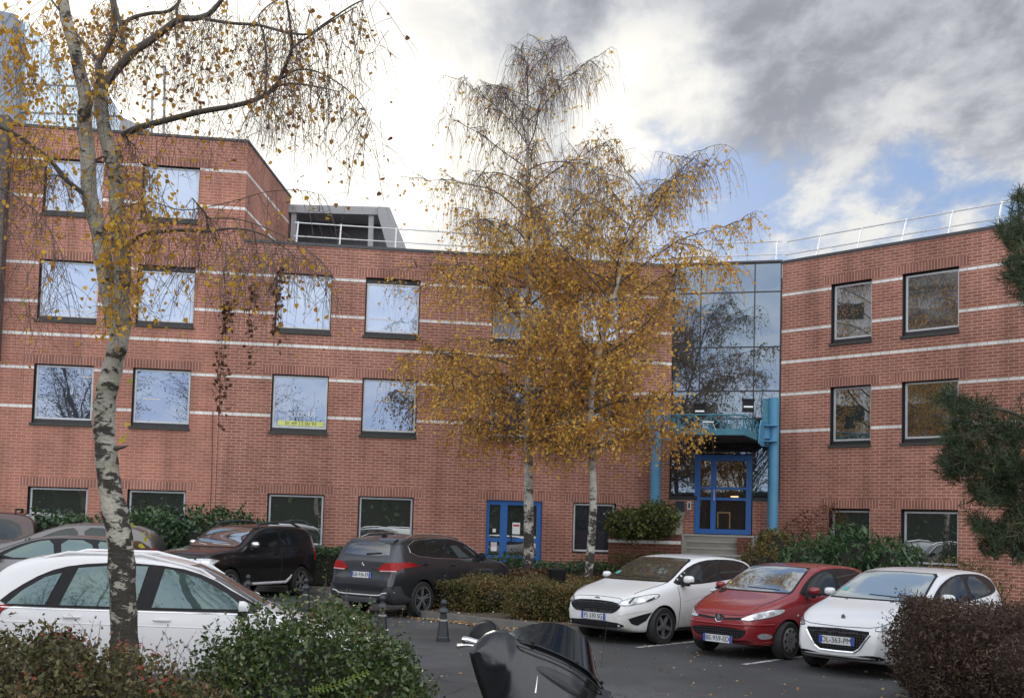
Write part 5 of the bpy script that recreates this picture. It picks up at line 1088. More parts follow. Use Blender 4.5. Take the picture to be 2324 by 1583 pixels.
def birch(name, label, base, top, r0, envelope, n_limb, leaf_p, leaf_size, zl0, seed, group, leafn=26000, lean=(0, 0), droop=1.):
    """base on the ground, top of the leader; envelope(z) -> crown radius; leaf_p(z) -> leaf density 0..1"""
    global RS
    RS = np.random.RandomState(seed); root = thing(name, label, 'tree', base, 0, group)
    B = np.array(base); T = np.array(top); tr = smooth_path([B, B+(T-B)*.25+[lean[0]*.3, 0, 0], B+(T-B)*.5+[lean[0], lean[1], 0], B+(T-B)*.75+[lean[0]*.6, lean[1], 0], T], 6)
    zz = (tr[:, 2]-B[2])/(T[2]-B[2]); rr = r0*(1-zz)**.8+.008; rr[0] *= 1.25
    b = MB(); b.tube(tr, list(rr), 12); o = b.build('trunk', M['bark_far'], root, smooth=True); place(o, root)
    limbs = []; twigs = []; leaves = []; lz = []
    for i in range(n_limb):
        f = (i+.5)/n_limb; z = zl0+(T[2]-.5-zl0)*f**1.05; k = np.searchsorted(tr[:, 2], z); p = tr[min(k, len(tr)-1)]+RS.normal(size=3)*.02
        az = i*2.399+RS.uniform(-.4, .4); R_ = envelope(z)*RS.uniform(.72, 1.08); up = .95 if f > .5 else .72
        L = R_*1.25; d_ = np.array([math.cos(az), math.sin(az), up]); c = curve(p, d_, L, -.42/max(R_, .6), .16, 9); rl = max(.008, r0*.30*(1-f)+.010)
        limbs.append((c, rl, .005))
        for j in range(3, 10):
            for _ in range(2):
                q_ = c[j]; sd = RS.normal(size=3)*.8+(c[j]-c[j-1])*3/L; sd[2] = abs(sd[2])*.35+.15; sl = RS.uniform(.35, .95)*(.4+R_*.22)
                s_ = curve(q_, sd, sl, -.9, .35, 5); limbs.append((s_, rl*.35+.002, .003))
                for m_ in range(1, 6):
                    for _ in range(2):
                        tl = RS.uniform(.35, 1.25)*droop*(1 if q_[2] > 3.6 else .6)
                        t = curve(s_[m_], [RS.normal()*.5, RS.normal()*.5, -.2], tl, -2.6, .28, 5); twigs.append((t, .0042, .0022)); 
                        u = RS.uniform(0, 1, 40); idx = u*(len(t)-1.001); i0 = idx.astype(int); fr_ = (idx-i0)[:, None]
                        pt = t[i0]*(1-fr_)+t[i0+1]*fr_+RS.normal(size=(40, 3))*.045
                        keep = RS.rand(40) < np.array([leaf_p(zv) for zv in pt[:, 2]]); leaves.append(pt[keep])
    b = MB()
    for c, a_, e_ in limbs:
        if a_ > .006: b.tube(c, list(np.linspace(a_, e_, len(c))), 5, 0, False)
    o = b.build('limbs', M['branch'], root, smooth=True); place(o, root)
    V = segs([q_ for q_ in limbs if q_[1] <= .006]+twigs, 3); o = quads('twigs', V, M['twig'], root, np.zeros(len(V)//4)); place(o, root)
    Lv = np.concatenate(leaves)
    if len(Lv) > leafn: Lv = Lv[RS.permutation(len(Lv))[:leafn]]
    clump = np.sin(Lv[:, 0]*2.1+seed)*np.sin(Lv[:, 2]*2.7+1)*np.sin(Lv[:, 1]*2.3)*.5+.5
    rn = np.clip(.62*RS.rand(len(Lv))+.38*clump, 0, 1)
    o = leafcloud('foliage', Lv, leaf_size*RS.uniform(.5, 1.45, len(Lv)), M['gold'], root, .75, .5, rn); place(o, root)
    return root, len(Lv)
def envA(z): return float(np.interp(z, [2.8, 4, 6, 8, 10, 11.4, 12.4, 13.6], [2.0, 2.65, 2.6, 2.3, 2.1, 1.9, 1.2, .3]))
def envB(z): return float(np.interp(z, [3.0, 4, 5.5, 7, 8, 9, 10.2], [1.6, 2.0, 2.4, 2.5, 2.2, 1.7, .7]))
birch('birch_tree', 'tall autumn birch with bare twiggy top, left of the slimmer birch', (.50, 26.6, 0), (.12, 26.4, 13.2), .125, envA, 40,
      lambda z: float(np.interp(z, [2.6, 3.2, 5, 8, 9.5, 11, 13], [.5, .85, .85, .5, .15, .05, .025])), .074, 3.3, 11, 'birches in front of the office', 24000, droop=1.15)
birch('birch_tree', 'golden autumn birch with slimmer white trunk, nearer the blue entrance', (1.72, 24.6, 0), (2.85, 24.3, 9.7), .095, envB, 34,
      lambda z: float(np.interp(z, [2.6, 3.2, 5, 8, 9, 10], [.5, .85, .85, .6, .25, .08])), .074, 3.2, 23, 'birches in front of the office', 23000, lean=(-.55, 0), droop=.85)
# ---- shrubs and hedges
def inside_ell(n, c, r, shell=.35, flat=-1.):
    "points in the outer shell of an ellipsoid with lumps"
    d_ = unit(n*2); d_ = d_[d_[:, 2] > flat][:n]; th = np.arctan2(d_[:, 1], d_[:, 0])
    lump = 1+.07*np.sin(3*th+d_[:, 2]*4)+.05*np.sin(7*th+2)+.05*np.sin(5*d_[:, 2]*3+th*2)
    t = (1-shell*RS.rand(len(d_))**1.6)*lump
    return np.array(c)+d_*t[:, None]*np.array(r)
def in_box(n, c, half, shell=.18, rz=0.):
    "points near the surface of a clipped box"
    P_ = RS.uniform(-1, 1, (n, 3)); ax = RS.choice(3, n, p=[.3, .25, .45]); sg = np.where(RS.rand(n) < .5, -1, 1)
    for k in range(3):
        m_ = ax == k; P_[m_, k] = (sg[m_]*(1-shell*RS.rand(m_.sum())/half[k])) if k < 2 else (1-shell*RS.rand(m_.sum())/half[k])
    P_ *= np.array(half); P_[:, 2] += (np.sin(P_[:, 0]*3.1)+np.sin(P_[:, 0]*7.7+P_[:, 1]*3))*.02
    P_ += RS.normal(size=(n, 3))*.018; c_, s_ = math.cos(rz), math.sin(rz)
    return np.stack([P_[:, 0]*c_-P_[:, 1]*s_, P_[:, 0]*s_+P_[:, 1]*c_, P_[:, 2]], 1)+np.array(c)
def shrub(name, label, cat, parts_, leafm, size, n, asp=.6, core=True, down=-.3, group=None, extra=None, shape=4, shell=.35, coremat=None):
    global RS
    RS = np.random.RandomState(abs(hash(label)) % 9999 if False else sum(map(ord, label)) % 9973)
    c0 = parts_[0][1]; root = thing(name, label, cat, (c0[0], c0[1], 0), 0, group); pts = []; tot = sum(p_[3] for p_ in parts_); b = MB()
    for kind, c, r, wgt, *rz in parts_:
        k = int(n*wgt/tot); rz = rz[0] if rz else 0.
        if kind == 'e':
            pts.append(inside_ell(k, c, r, shell))
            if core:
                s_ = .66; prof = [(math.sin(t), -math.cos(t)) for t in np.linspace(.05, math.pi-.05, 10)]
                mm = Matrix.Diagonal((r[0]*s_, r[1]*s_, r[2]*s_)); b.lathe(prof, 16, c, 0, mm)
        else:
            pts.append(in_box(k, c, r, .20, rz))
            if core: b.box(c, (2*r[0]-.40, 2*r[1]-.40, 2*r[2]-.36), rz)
    P_ = np.concatenate(pts); P_ = P_[P_[:, 2] > .02]
    cl = np.sin(P_[:, 0]*4.1)*np.sin(P_[:, 2]*5.3+1)*np.sin(P_[:, 1]*3.7)*.5+.5
    rn = np.clip(.7*RS.rand(len(P_))+.3*cl, 0, 1)
    o = leafcloud('foliage', P_, size*RS.uniform(.5, 1.5, len(P_)), leafm, root, asp, down, rn, shape); place(o, root)
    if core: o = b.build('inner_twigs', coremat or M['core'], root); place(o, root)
    # a few stray shoots break the outline
    tw = []
    top_ = P_[RS.permutation(len(P_))[:max(30, n//90)]]
    for p_ in top_:
        d_ = (p_-np.array(c0)); d_ = d_/(np.linalg.norm(d_)+1e-6)+np.array([0, 0, .7]); tw.append((curve(p_, d_, RS.uniform(.06, .20)*(1 if size < .06 else 1.6), 0, .6, 3), .003, .0012))
    V = segs(tw); o = quads('shoots', V, M['twig'], root, np.zeros(len(V)//4)); place(o, root)
    tip = np.concatenate([t[0][1:] for t in tw]); tip = np.repeat(tip, 2, 0)+RS.normal(size=(len(tip)*2, 3))*.012
    o = leafcloud('shoot_leaves', tip, size*.9, leafm, root, asp, down); place(o, root)
    return root
shrub('clipped_hedge', 'low clipped hedge with rusty top at the left tip of the parking island', 'hedge', [('b', (-.98, 22.95, .45), (.78, .50, .31), 1, rad(-42)), ('e', (-.5, 22.75, .42), (.75, .5, .38), .5), ('b', (.7, 24.2, .47), (1.7, .5, .32), 1.2, rad(32)), ('e', (-.6, 23.6, .45), (.8, .6, .42), .6)], M['hedge_brown'], .044, 30000, group='hedges on the parking island')
shrub('clipped_hedge', 'low brown green clipped hedge beside the nose of the white car with dark mesh grille', 'hedge', [('b', (.72, 21.35, .44), (.62, .48, .32), .8, rad(-42)), ('e', (.75, 21.3, .42), (.82, .62, .44), .9), ('e', (1.3, 21.7, .45), (.7, .7, .42), .6), ('b', (2.3, 22.9, .46), (1.1, .5, .34), .8, rad(48))], M['hedge_brown'], .044, 28000, group='hedges on the parking island')
shrub('rusty_ground_shrub', 'rust coloured low shrub around the foot of the right birch trunk', 'shrub', [('e', (2.3, 24.6, .35), (1.3, .8, .55), 1), ('e', (.6, 25.3, .4), (1.2, .7, .55), 1)], M['rusty'], .05, 9000)
shrub('evergreen_hedge', 'tall dark green hedge under the ground floor windows at left', 'hedge', [('e', (-9.8, 29.4, 1.0), (1.7, .8, 1.15), 1), ('e', (-7.9, 29.5, 1.05), (1.5, .8, 1.1), 1), ('e', (-12.0, 29.3, .9), (1.6, .8, 1.05), .8), ('e', (-6.9, 29.6, .9), (.9, .7, .95), .6)], M['evergreen'], .13, 13000, .5)
shrub('evergreen_hedge', 'dark green clipped hedge between the black and the dark grey crossovers', 'hedge', [('b', (-4.6, 29.9, .58), (1.9, .5, .58), 1, rad(8))], M['evergreen'], .07, 9000, .55)
shrub('evergreen_hedge', 'low dark green hedge before the blue staff door and the white framed window', 'hedge', [('b', (1.7, 29.4, .48), (1.6, .5, .46), 1, rad(6)), ('e', (-.1, 28.9, .5), (.9, .5, .65), .5), ('e', (3.6, 28.6, .4), (1.0, .5, .5), .5)], M['evergreen'], .075, 10000, .5)
shrub('planter_shrub', 'variegated round shrub growing out of the brick planter', 'shrub', [('e', (3.1, 28.95, 2.0), (.62, .6, .42), 1), ('e', (3.85, 29.0, 2.12), (.62, .55, .50), 1)], M['variegated'], .075, 5200, .65)
shrub('trailing_plant', 'dark trailing plant hanging low on the planter front', 'plant', [('e', (3.2, 28.95, 1.13), (.62, .14, .12), 1), ('e', (3.9, 28.85, 1.2), (.4, .12, .10), .6)], M['hedge_brown'], .05, 900, core=False)
shrub('laurel_bush', 'large dark green laurel bush with long pointed leaves behind the red car', 'shrub', [('e', (8.0, 25.9, 1.15), (.95, .8, .98), 1), ('e', (7.1, 26.0, .9), (.9, .8, .95), .8), ('e', (8.75, 25.2, 1.0), (.7, .7, .85), .6)], M['evergreen'], .19, 5200, .24, down=-.9)
shrub('bramble_shrub', 'brownish tangled shrub between the entrance steps and the laurel', 'shrub', [('e', (6.25, 27.4, .7), (.75, .7, .95), 1), ('e', (5.6, 27.0, .5), (.6, .5, .6), .5), ('e', (6.85, 28.3, 1.35), (.55, .5, .6), .5)], M['hedge_brown'], .07, 6000, .6)
shrub('variegated_shrub', 'small yellow green shrub at the foot of the right blue column', 'shrub', [('e', (6.95, 29.3, 1.55), (.42, .35, .42), 1)], M['variegated'], .075, 1100, .65)
shrub('climbing_plant', 'thin dry climber clinging to the brick right of the blue column', 'plant', [('e', (8.55, 30.2, 2.3), (.62, .25, .40), 1), ('e', (8.0, 30.7, 1.9), (.45, .2, .4), .7)], M['rusty'], .06, 700, core=False)
shrub('brown_shrub', 'low brown shrub behind the roof of the rightmost white hatchback', 'shrub', [('e', (9.6, 23.6, .75), (1.1, .7, .75), 1), ('e', (11.6, 22.0, .7), (1.3, .7, .7), 1)], M['hedge_brown'], .05, 6000)
shrub('dry_hedge', 'large clipped dry brown hedge cut by the right edge of the picture', 'hedge', [('b', (6.4, 12.55, .63), (1.72, 1.05, .56), 1, rad(-9)), ('e', (4.85, 12.7, .62), (.38, .95, .60), .4), ('e', (5.6, 11.75, .62), (.8, .45, .60), .3), ('e', (6.8, 11.5, .6), (.9, .5, .62), .3), ('b', (9.2, 11.6, .66), (1.6, 1.2, .60), .4, rad(-20))], M['dry_hedge'], .045, 80000, .32, coremat=plain('brown_inner_twigs', (.035, .020, .015), .95, var=.6, vs=30))
shrub('green_bush', 'dense glossy green bush in the foreground left of the motorcycle', 'shrub', [('e', (-1.22, 7.05, .70), (.68, .70, .75), 1.3), ('e', (-.82, 6.95, .60), (.40, .60, .64), .6), ('e', (-1.56, 7.1, .58), (.40, .5, .66), .6), ('e', (-1.72, 7.2, .55), (.42, .5, .70), .6)], M['near_green'], .031, 52000, .55, shape=6, shell=.30)
shrub('berry_shrub', 'loose twiggy cotoneaster with small red berries at the bottom left corner', 'shrub', [('e', (-2.35, 6.5, .50), (.75, .6, .70), 1), ('e', (-3.2, 6.6, .52), (.7, .6, .74), 1), ('e', (-1.75, 6.25, .45), (.45, .5, .58), .5), ('e', (-2.8, 5.9, .45), (.8, .5, .62), .8), ('e', (-2.80, 6.6, .69), (.55, .5, .62), .5), ('e', (-1.9, 5.7, .4), (.6, .4, .52), .5)], M['berry_leaf'], .031, 84000, .55, shape=6, shell=.45)
RS = np.random.RandomState(5)
bs = bpy.data.objects['berry_shrub']; Pb = np.concatenate([inside_ell(230, (-2.35, 6.5, .55), (.77, .62, .70), .12), inside_ell(170, (-3.3, 6.6, .55), (.72, .62, .74), .12)]); Pb = Pb[(np.sin(Pb[:, 0]*9)+np.sin(Pb[:, 2]*11+1)) > -.2]
V = []
for p_ in Pb:
    for _ in range(3):
        c_ = p_+RS.normal(size=3)*.012; r_ = .0065; o6 = [np.array(v)*r_+c_ for v in ((1, 0, 0), (0, 1, 0), (-1, 0, 0), (0, -1, 0), (0, 0, 1), (0, 0, -1))]
        for a, b_ in ((0, 1), (1, 2), (2, 3), (3, 0)): V += [o6[a], o6[b_], o6[4], o6[4], o6[a], o6[b_], o6[5], o6[5]]
o = quads('berries', np.array(V), M['berry'], bs); place(o, bs)
tw = []
for _ in range(110):
    x_ = RS.uniform(-3.9, -1.5); p_ = (x_, RS.uniform(6.2, 7.0), RS.uniform(.80, 1.10)-.1*abs(x_+2.6)); tw.append((curve(p_, [RS.normal()*.5, RS.normal()*.2, 1], RS.uniform(.15, .42), -.8, .5, 6), .003, .001))
V = segs(tw); o = quads('twigs', V, M['twig'], bs, np.zeros(len(V)//4)); place(o, bs)
tp = np.concatenate([t[0][1:] for t in tw]); o = leafcloud('twig_leaves', tp+RS.normal(size=tp.shape)*.008, .024, M['berry_leaf'], bs, .5, 0, shape=6); place(o, bs)
# ---- fallen leaves
RS = np.random.RandomState(9); Lf = []
def strew(n, p0, p1, s_):
    a, c = np.array(p0), np.array(p1); t = RS.rand(n, 1); q_ = a+(c-a)*t+RS.normal(size=(n, 2))*s_; Lf.append(q_)
strew(620, (-1.9, 22.2), (1.1, 19.5), .13); strew(300, (-1.5, 21.9), (-.2, 20.8), .10); strew(130, (-2.8, 24.0), (-1.9, 21.0), .5); strew(260, (2, 18), (4, 14), 2.2); strew(110, (.8, 15), (1.6, 8), 1.2); strew(130, (1.5, 20.5), (5.5, 15.5), .5); strew(450, (-4.5, 27.6), (-2.0, 27.9), .5); strew(100, (-5.5, 24.5), (-3.0, 26.0), 1.0); strew(160, (5.3, 13.9), (4.9, 12.8), .25)
Lf = np.concatenate(Lf); P_ = np.concatenate([Lf, RS.uniform(.012, .025, (len(Lf), 1))], 1); nL = len(P_)
isl_in = np.array([0.]*nL)
a = unit(nL); a[:, 2] *= .25; a /= np.linalg.norm(a, axis=1, keepdims=True); b_ = np.cross(a, np.array([0, 0, 1.])+RS.normal(size=(nL, 3))*.25); b_ /= np.linalg.norm(b_, axis=1, keepdims=True)
sz = RS.uniform(.03, .065, (nL, 1)); V = np.stack([P_-a*sz/2, P_+b_*sz*.35, P_+a*sz/2, P_-b_*sz*.35], 1).reshape(-1, 3)
tag(quads('fallen_leaves', V, M['fallen'], None, RS.rand(nL)), kind='stuff')
P2 = []
for _ in range(900): 
    P2.append((RS.uniform(-1.6, 6), RS.uniform(19.8, 27.0), .155))
P2 = np.array(P2); from_poly = np.array(isl)
def inpoly(x, y, poly):
    c_ = np.zeros(len(x), bool); n = len(poly)
    for i in range(n):
        x0, y0 = poly[i]; x1, y1 = poly[(i+1) % n]; m_ = ((y0 > y) != (y1 > y)) & (x < (x1-x0)*(y-y0)/(y1-y0+1e-12)+x0); c_ ^= m_
    return c_
P2 = P2[inpoly(P2[:, 0], P2[:, 1], isl)]; tag(leafcloud('leaf_litter', P2, .055, M['fallen'], None, .7), kind='stuff')
RS = np.random.RandomState(19); G2 = np.stack([RS.uniform(-6, -.45, 9000), RS.uniform(3.4, 9.1, 9000), RS.uniform(.14, .30, 9000)], 1)
tag(leafcloud('ground_cover', G2, .05, M['berry_leaf'], None, .5), kind='stuff')
G3 = np.stack([RS.uniform(4.9, 9, 5000), RS.uniform(8, 14, 5000), RS.uniform(.14, .24, 5000)], 1); G3 = G3[inpoly(G3[:, 0], G3[:, 1], vr)]
tag(leafcloud('weeds', G3, .05, M['variegated'], None, .4), kind='stuff')
# ---- near birch, traced limb by limb and spread in depth
RS = np.random.RandomState(31)
K = .37845
nb = thing('birch_tree', 'big mottled birch trunk forking in the foreground at left, with scattered yellow leaves', 'tree', (at(280, 1450, 8.6).x, 8.6, 0), 0)
def tp(pts, y0, y1=None, s_=K, dy=0.):
    y1 = y0 if y1 is None else y1; n = len(pts)
    return [at(x*s_, y*s_+dy, y0+(y1-y0)*i/max(1, n-1)) for i, (x, y) in enumerate(pts)]
def limb(b, pts, w0, w1, n=9, k=5):
    P_ = smooth_path(pts, k); m_ = len(P_); b.tube(P_, list(np.linspace(w0, w1, m_)), n); return P_
sc_ = 8.6/2500*K/2                              # half width in metres of one traced pixel
b = MB()
base = Vector(nb.location)
ptsT = [(284, 1800), (283, 1560), (282, 1440), (277, 1300), (270, 1210), (254, 1130), (243, 1050), (236, 960), (240, 900), (254, 840), (268, 780), (276, 720)]
wT = [40, 37, 35, 33.5, 33, 31, 28, 27.5, 27.5, 26, 25, 27]
P_ = [at(x, y, 8.6) for x, y in ptsT]; P_[0].z = min(P_[0].z, 0); RS = np.random.RandomState(31); Ps = smooth_path(P_, 5); ws = np.interp(np.linspace(0, len(wT)-1, len(Ps)), range(len(wT)), wT)*.86*8.6/2500
ws = ws*(1+.05*np.sin(np.arange(len(ws))*1.7)+.03*np.sin(np.arange(len(ws))*.9))
b.tube(Ps, list(ws), 20)
o = b.build('trunk', M['bark_near'], nb, smooth=True, sharp=80); place(o, nb)
b = MB()
L1 = limb(b, [at(262, 740, 8.6)]+tp([(620, 1560), (600, 1400), (570, 1300), (535, 1160), (530, 1000), (520, 850), (505, 700), (515, 600), (500, 520), (470, 400), (445, 280), (400, 130), (370, -40)], 8.6, 8.75), 20*8.6/2500, 13*8.6/2500, 14)
L2 = limb(b, [at(275, 720, 8.6)]+tp([(735, 1580), (715, 1450), (700, 1250), (690, 1050), (655, 900), (630, 800), (612, 680), (603, 540)], 8.55, 8.35), 19*8.6/2500, 14*8.6/2500, 14)
o = b.build('leader', [M['bark_near']], nb, smooth=True, sharp=80); place(o, nb)
LIMBS = []
b = MB()
def lm(pts, w0, w1, y0, y1): P_ = limb(b, tp(pts, y0, y1), w0*sc_, w1*sc_, 7, 4); LIMBS.append(P_); return P_
lm([(600, 545), (700, 420), (800, 315), (930, 225), (1070, 120), (1180, 110), (1260, 80), (1330, 0), (1400, -80)], 58, 20, 8.35, 8.0)
lm([(1070, 120), (1060, 60), (1085, -20)], 22, 14, 8.15, 8.1)
lm([(603, 560), (590, 400), (640, 290), (690, 180), (680, 60), (660, -60)], 40, 24, 8.4, 8.6)
lm([(730, 150), (800, 105), (900, 80), (1000, 70), (1060, 30), (1085, -20)], 26, 18, 8.5, 8.4)
lm([(740, 300), (730, 180), (700, 60), (680, -30)], 30, 20, 8.4, 8.5)
lm([(1230, 115), (1400, 140), (1550, 150), (1700, 190), (1850, 205), (1950, 140), (2100, 40), (2180, 0)], 20, 7, 8.05, 7.6)
lm([(740, 810), (830, 765), (1000, 720), (1200, 670), (1400, 635), (1550, 590), (1650, 520), (1700, 420), (1750, 290), (1740, 150), (1720, 0)], 42, 12, 8.5, 7.7)
lm([(1650, 520), (1750, 500), (1900, 520), (2030, 550)], 16, 5, 7.9, 7.6)
lm([(1690, 470), (1780, 420), (1900, 430), (2060, 520), (2177, 640), (2230, 760)], 13, 3, 7.9, 7.5)
lm([(1750, 290), (1850, 220), (2000, 120), (2140, 40)], 14, 5, 7.8, 7.5)
lm([(1590, 565), (1600, 400), (1580, 200), (1550, 110), (1600, 40), (1700, -20)], 12, 7, 7.9, 8.1)
lm([(500, 1160), (400, 1080), (300, 960), (200, 880), (100, 810), (-20, 750), (-120, 700)], 32, 18, 8.55, 8.2)
lm([(380, 1060), (330, 1050), (290, 1055)], 12, 5, 8.5, 8.4)
lm([(745, 1480), (850, 1410), (950, 1390), (1100, 1380), (1250, 1385), (1400, 1370), (1560, 1400), (1700, 1480), (1790, 1560)], 28, 4, 8.55, 7.9)
lm([(1245, 1375), (1235, 1290), (1190, 1230), (1150, 1185)], 17, 6, 8.3, 8.2)
lm([(1250, 1310), (1400, 1310), (1550, 1350), (1750, 1440), (1900, 1540), (1990, 1640)], 9, 3, 8.2, 7.8)
lm([(0, 1125), (100, 1180), (220, 1270), (310, 1400), (380, 1550)], 11, 4, 8.0, 7.9)
lm([(600, 385), (540, 300), (480, 230), (400, 120), (300, -10)], 20, 14, 8.5, 8.9)
lm([(570, 960), (650, 925), (720, 900)], 14, 8, 8.5, 8.4)
lm([(760, 830), (780, 850), (815, 875)], 16, 7, 8.5, 8.4)
lm([(560, 560), (610, 500), (600, 400)], 34, 26, 8.6, 8.4)
lm([(0, 1010), (120, 1030), (250, 1000), (400, 1030)], 5, 3, 8.1, 8.0)
lm([(700, 1250), (900, 1210), (1100, 1260), (1380, 1210), (1600, 1150), (1800, 1140), (1930, 1170)], 8, 3, 8.4, 8.0)
o = b.build('limbs', M['branch'], nb, smooth=True, sharp=80); place(o, nb)
# short dead stub and a fresh green sprout low on the trunk
b = MB(); b.tube([at(262, 1017, 8.5), at(276, 1015, 8.45), at(290, 1011, 8.4)], [.022, .012, .005], 7); o = b.build('branch_stub', M['branch'], nb, smooth=True); place(o, nb)
tw = []; lf = []; lr = []
def hang(p, L, nl, spread=.10, col=(.2, .9), dirv=None):
    d_ = dirv if dirv is not None else [RS.normal()*.35, RS.normal()*.35, -.5]
    t = curve(p, d_, L, -2.2, .22, 7); tw.append((t, .0024, .0010))
    for j in range(2):
        k = RS.randint(1, 6); s_ = curve(t[k], [RS.normal(), RS.normal(), -.3], L*RS.uniform(.2, .45), -3, .3, 4); tw.append((s_, .0018, .001))
    for _ in range(nl):
        u = RS.uniform(.1, .999)*7; i = int(u); q_ = t[i]*(1-(u-i))+t[i+1]*(u-i); lf.append(q_+RS.normal(size=3)*.03); lr.append(RS.uniform(*col))
for P_ in LIMBS:
    for p_ in P_:
        x = p_[0]
        for _ in range(2): hang(p_, RS.uniform(.15, .75), RS.randint(0, 3), col=(.0, .5) if x > -1.4 else (.2, .9))
# curtains of twigs and leaves: (picture x, y, spread x, spread y, strands, leaves per strand, depth, twig length, colour range)
for x, y, sx, sy, n, nl, Y, L, cr in (
    (60, 60, 90, 60, 60, 12, 8.3, .5, (.2, .9)), (60, 150, 70, 60, 45, 11, 8.4, .5, (.2, .9)), (190, 45, 60, 45, 40, 10, 8.9, .4, (.1, .8)), (250, 60, 40, 60, 30, 9, 8.8, .4, (.1, .8)), (330, 60, 60, 50, 35, 7, 8.5, .4, (.0, .6)),
    (100, 250, 80, 60, 34, 8, 8.2, .45, (.3, 1.)), (60, 330, 70, 50, 34, 9, 8.2, .4, (.3, .95)), (230, 190, 60, 60, 26, 6, 8.3, .4, (.2, .9)), (330, 300, 60, 60, 20, 4, 8.2, .4, (.1, .7)),
    (320, 400, 45, 60, 48, 11, 8.3, .45, (.3, .95)), (280, 520, 35, 70, 48, 11, 8.25, .4, (.35, .9)), (290, 620, 40, 60, 44, 10, 8.25, .4, (.35, .9)), (360, 450, 40, 50, 26, 7, 8.2, .4, (.3, .9)), (250, 700, 30, 60, 18, 7, 8.2, .3, (.4, .9)),
    (430, 590, 60, 30, 26, 4, 8.1, .6, (.35, 1.)), (530, 590, 60, 40, 30, 6, 8.0, .6, (.4, 1.)), (600, 560, 60, 30, 30, 3, 7.9, .6, (.1, .7)), (690, 590, 50, 30, 18, 3, 7.9, .5, (.1, .7)),
    (110, 600, 60, 30, 30, 1, 8.0, .75, (.0, .5)), (40, 480, 40, 60, 16, 3, 8.0, .5, (.3, 1.)), (60, 700, 50, 60, 10, 3, 8.0, .4, (.3, 1.)),
    (520, 50, 120, 50, 62, 3, 8.0, .6, (.0, .4)), (700, 40, 110, 50, 60, 2.4, 7.7, .65, (.0, .3)), (590, 150, 130, 50, 44, 2.4, 8.0, .55, (.0, .4)), (740, 160, 80, 60, 40, 2, 7.6, .65, (.0, .3)), (830, 60, 30, 60, 14, 1.5, 7.5, .6, (.0, .3)),
    (420, 150, 70, 70, 42, 5, 8.3, .45, (.0, .5)), (470, 290, 90, 25, 16, 2, 8.1, .3, (.1, .6)), (640, 245, 90, 25, 20, 2, 7.9, .42, (.0, .4)), (820, 260, 30, 50, 10, 1, 7.6, .6, (.0, .3))):
    for _ in range(int(n*.8)): hang(at(x+RS.normal()*sx*.6, y+RS.normal()*sy*.6, Y+RS.normal()*.25), L*RS.uniform(.6, 1.3), RS.poisson(nl*.66), col=cr)
V = segs(tw, 3); o = quads('twigs', V, M['twig'], nb, np.zeros(len(V)//4)); place(o, nb)
o = leafcloud('foliage', np.array(lf), .036*RS.uniform(.65, 1.3, len(lf)), M['gold_near'], nb, .85, .9, np.array(lr), shape=6); place(o, nb)
# long strings of withered brown leaves
lf = []; tw = []
for x, y0, y1, n in ((510, 690, 1000, 80), (498, 800, 950, 30), (575, 640, 850, 60), (630, 620, 800, 45), (640, 600, 700, 40), (520, 660, 760, 30)):
    a, c = np.array(at(x, y0, 7.9)), np.array(at(x-8, y1, 7.9)); t = np.linspace(0, 1, 9)[:, None]; pth = a+(c-a)*t+RS.normal(size=(9, 3))*.012; tw.append((pth, .003, .0015))
    u = RS.beta(1.3, 1.6, n)[:, None]; lf.append(a+(c-a)*u+RS.normal(size=(n, 3))*[.022, .03, .01])
    V = segs(tw[-1:], 3); o = quads('withered_string', V, M['twig'], nb, np.zeros(len(V)//4)); place(o, nb)
o = leafcloud('withered_leaves', np.concatenate(lf), .036, M['brown_leaf'], nb, .75, .8, shape=6); place(o, nb)
M['lime'] = foliage('lime_green_leaf', [(0, (.30, .36, .04)), (.5, (.42, .48, .05)), (1, (.60, .48, .04))], trans=.5)
sp_ = [at(x+RS.normal()*7, y+RS.normal()*10, 8.4) for x, y in ((278, 965), (284, 985), (272, 990), (282, 1000), (292, 860), (318, 1215), (322, 1222), (312, 1230), (341, 1225), (345, 1228))]
o = leafcloud('sprout_leaves', np.array(sp_), .055, M['lime'], nb, .8, .5, shape=6); place(o, nb)
# ---- pine reaching in from the right
RS = np.random.RandomState(77)
pn = thing('pine_tree', 'dark green pine whose needle tufts reach in from the right edge', 'tree', (7.15, 13.4, 0), 0)
b = MB(); tr = smooth_path([(7.15, 13.4, 0), (7.1, 13.4, 2), (7.18, 13.4, 4), (7.12, 13.4, 6), (7.1, 13.4, 7.6)], 5); b.tube(tr, list(np.linspace(.16, .06, len(tr))), 10); o = b.build('trunk', plain('pine_bark', (.11, .07, .05), .9, var=.4, vs=10, bmp=.5), pn, smooth=True); place(o, pn)
br_p = []; tips = []
def pbranch(px, Y0, Y1, w0=.035):
    q0 = at(px[0][0], px[0][1], Y0); P_ = smooth_path([(7.13, 13.4, q0.z-.12)]+[at(x, y, Y0+(Y1-Y0)*i/(len(px)-1)) for i, (x, y) in enumerate(px)], 4); br_p.append((P_, w0)); return P_
B1 = pbranch([(2470, 1010), (2380, 985), (2300, 975), (2230, 985), (2185, 1010)], 13.3, 12.6); B2 = pbranch([(2480, 1090), (2400, 1060), (2300, 1040), (2220, 1040), (2150, 1060)], 13.3, 12.4)
B3 = pbranch([(2480, 1280), (2400, 1270), (2320, 1245), (2260, 1215), (2215, 1180)], 13.3, 12.6); B4 = pbranch([(2430, 700), (2370, 640), (2330, 560), (2312, 470), (2310, 430)], 13.3, 13.0); B5 = pbranch([(2400, 620), (2340, 600), (2290, 560), (2272, 530)], 13.3, 13.0)
B6 = pbranch([(2430, 980), (2350, 960), (2280, 930), (2200, 925), (2140, 930)], 13.3, 12.6)
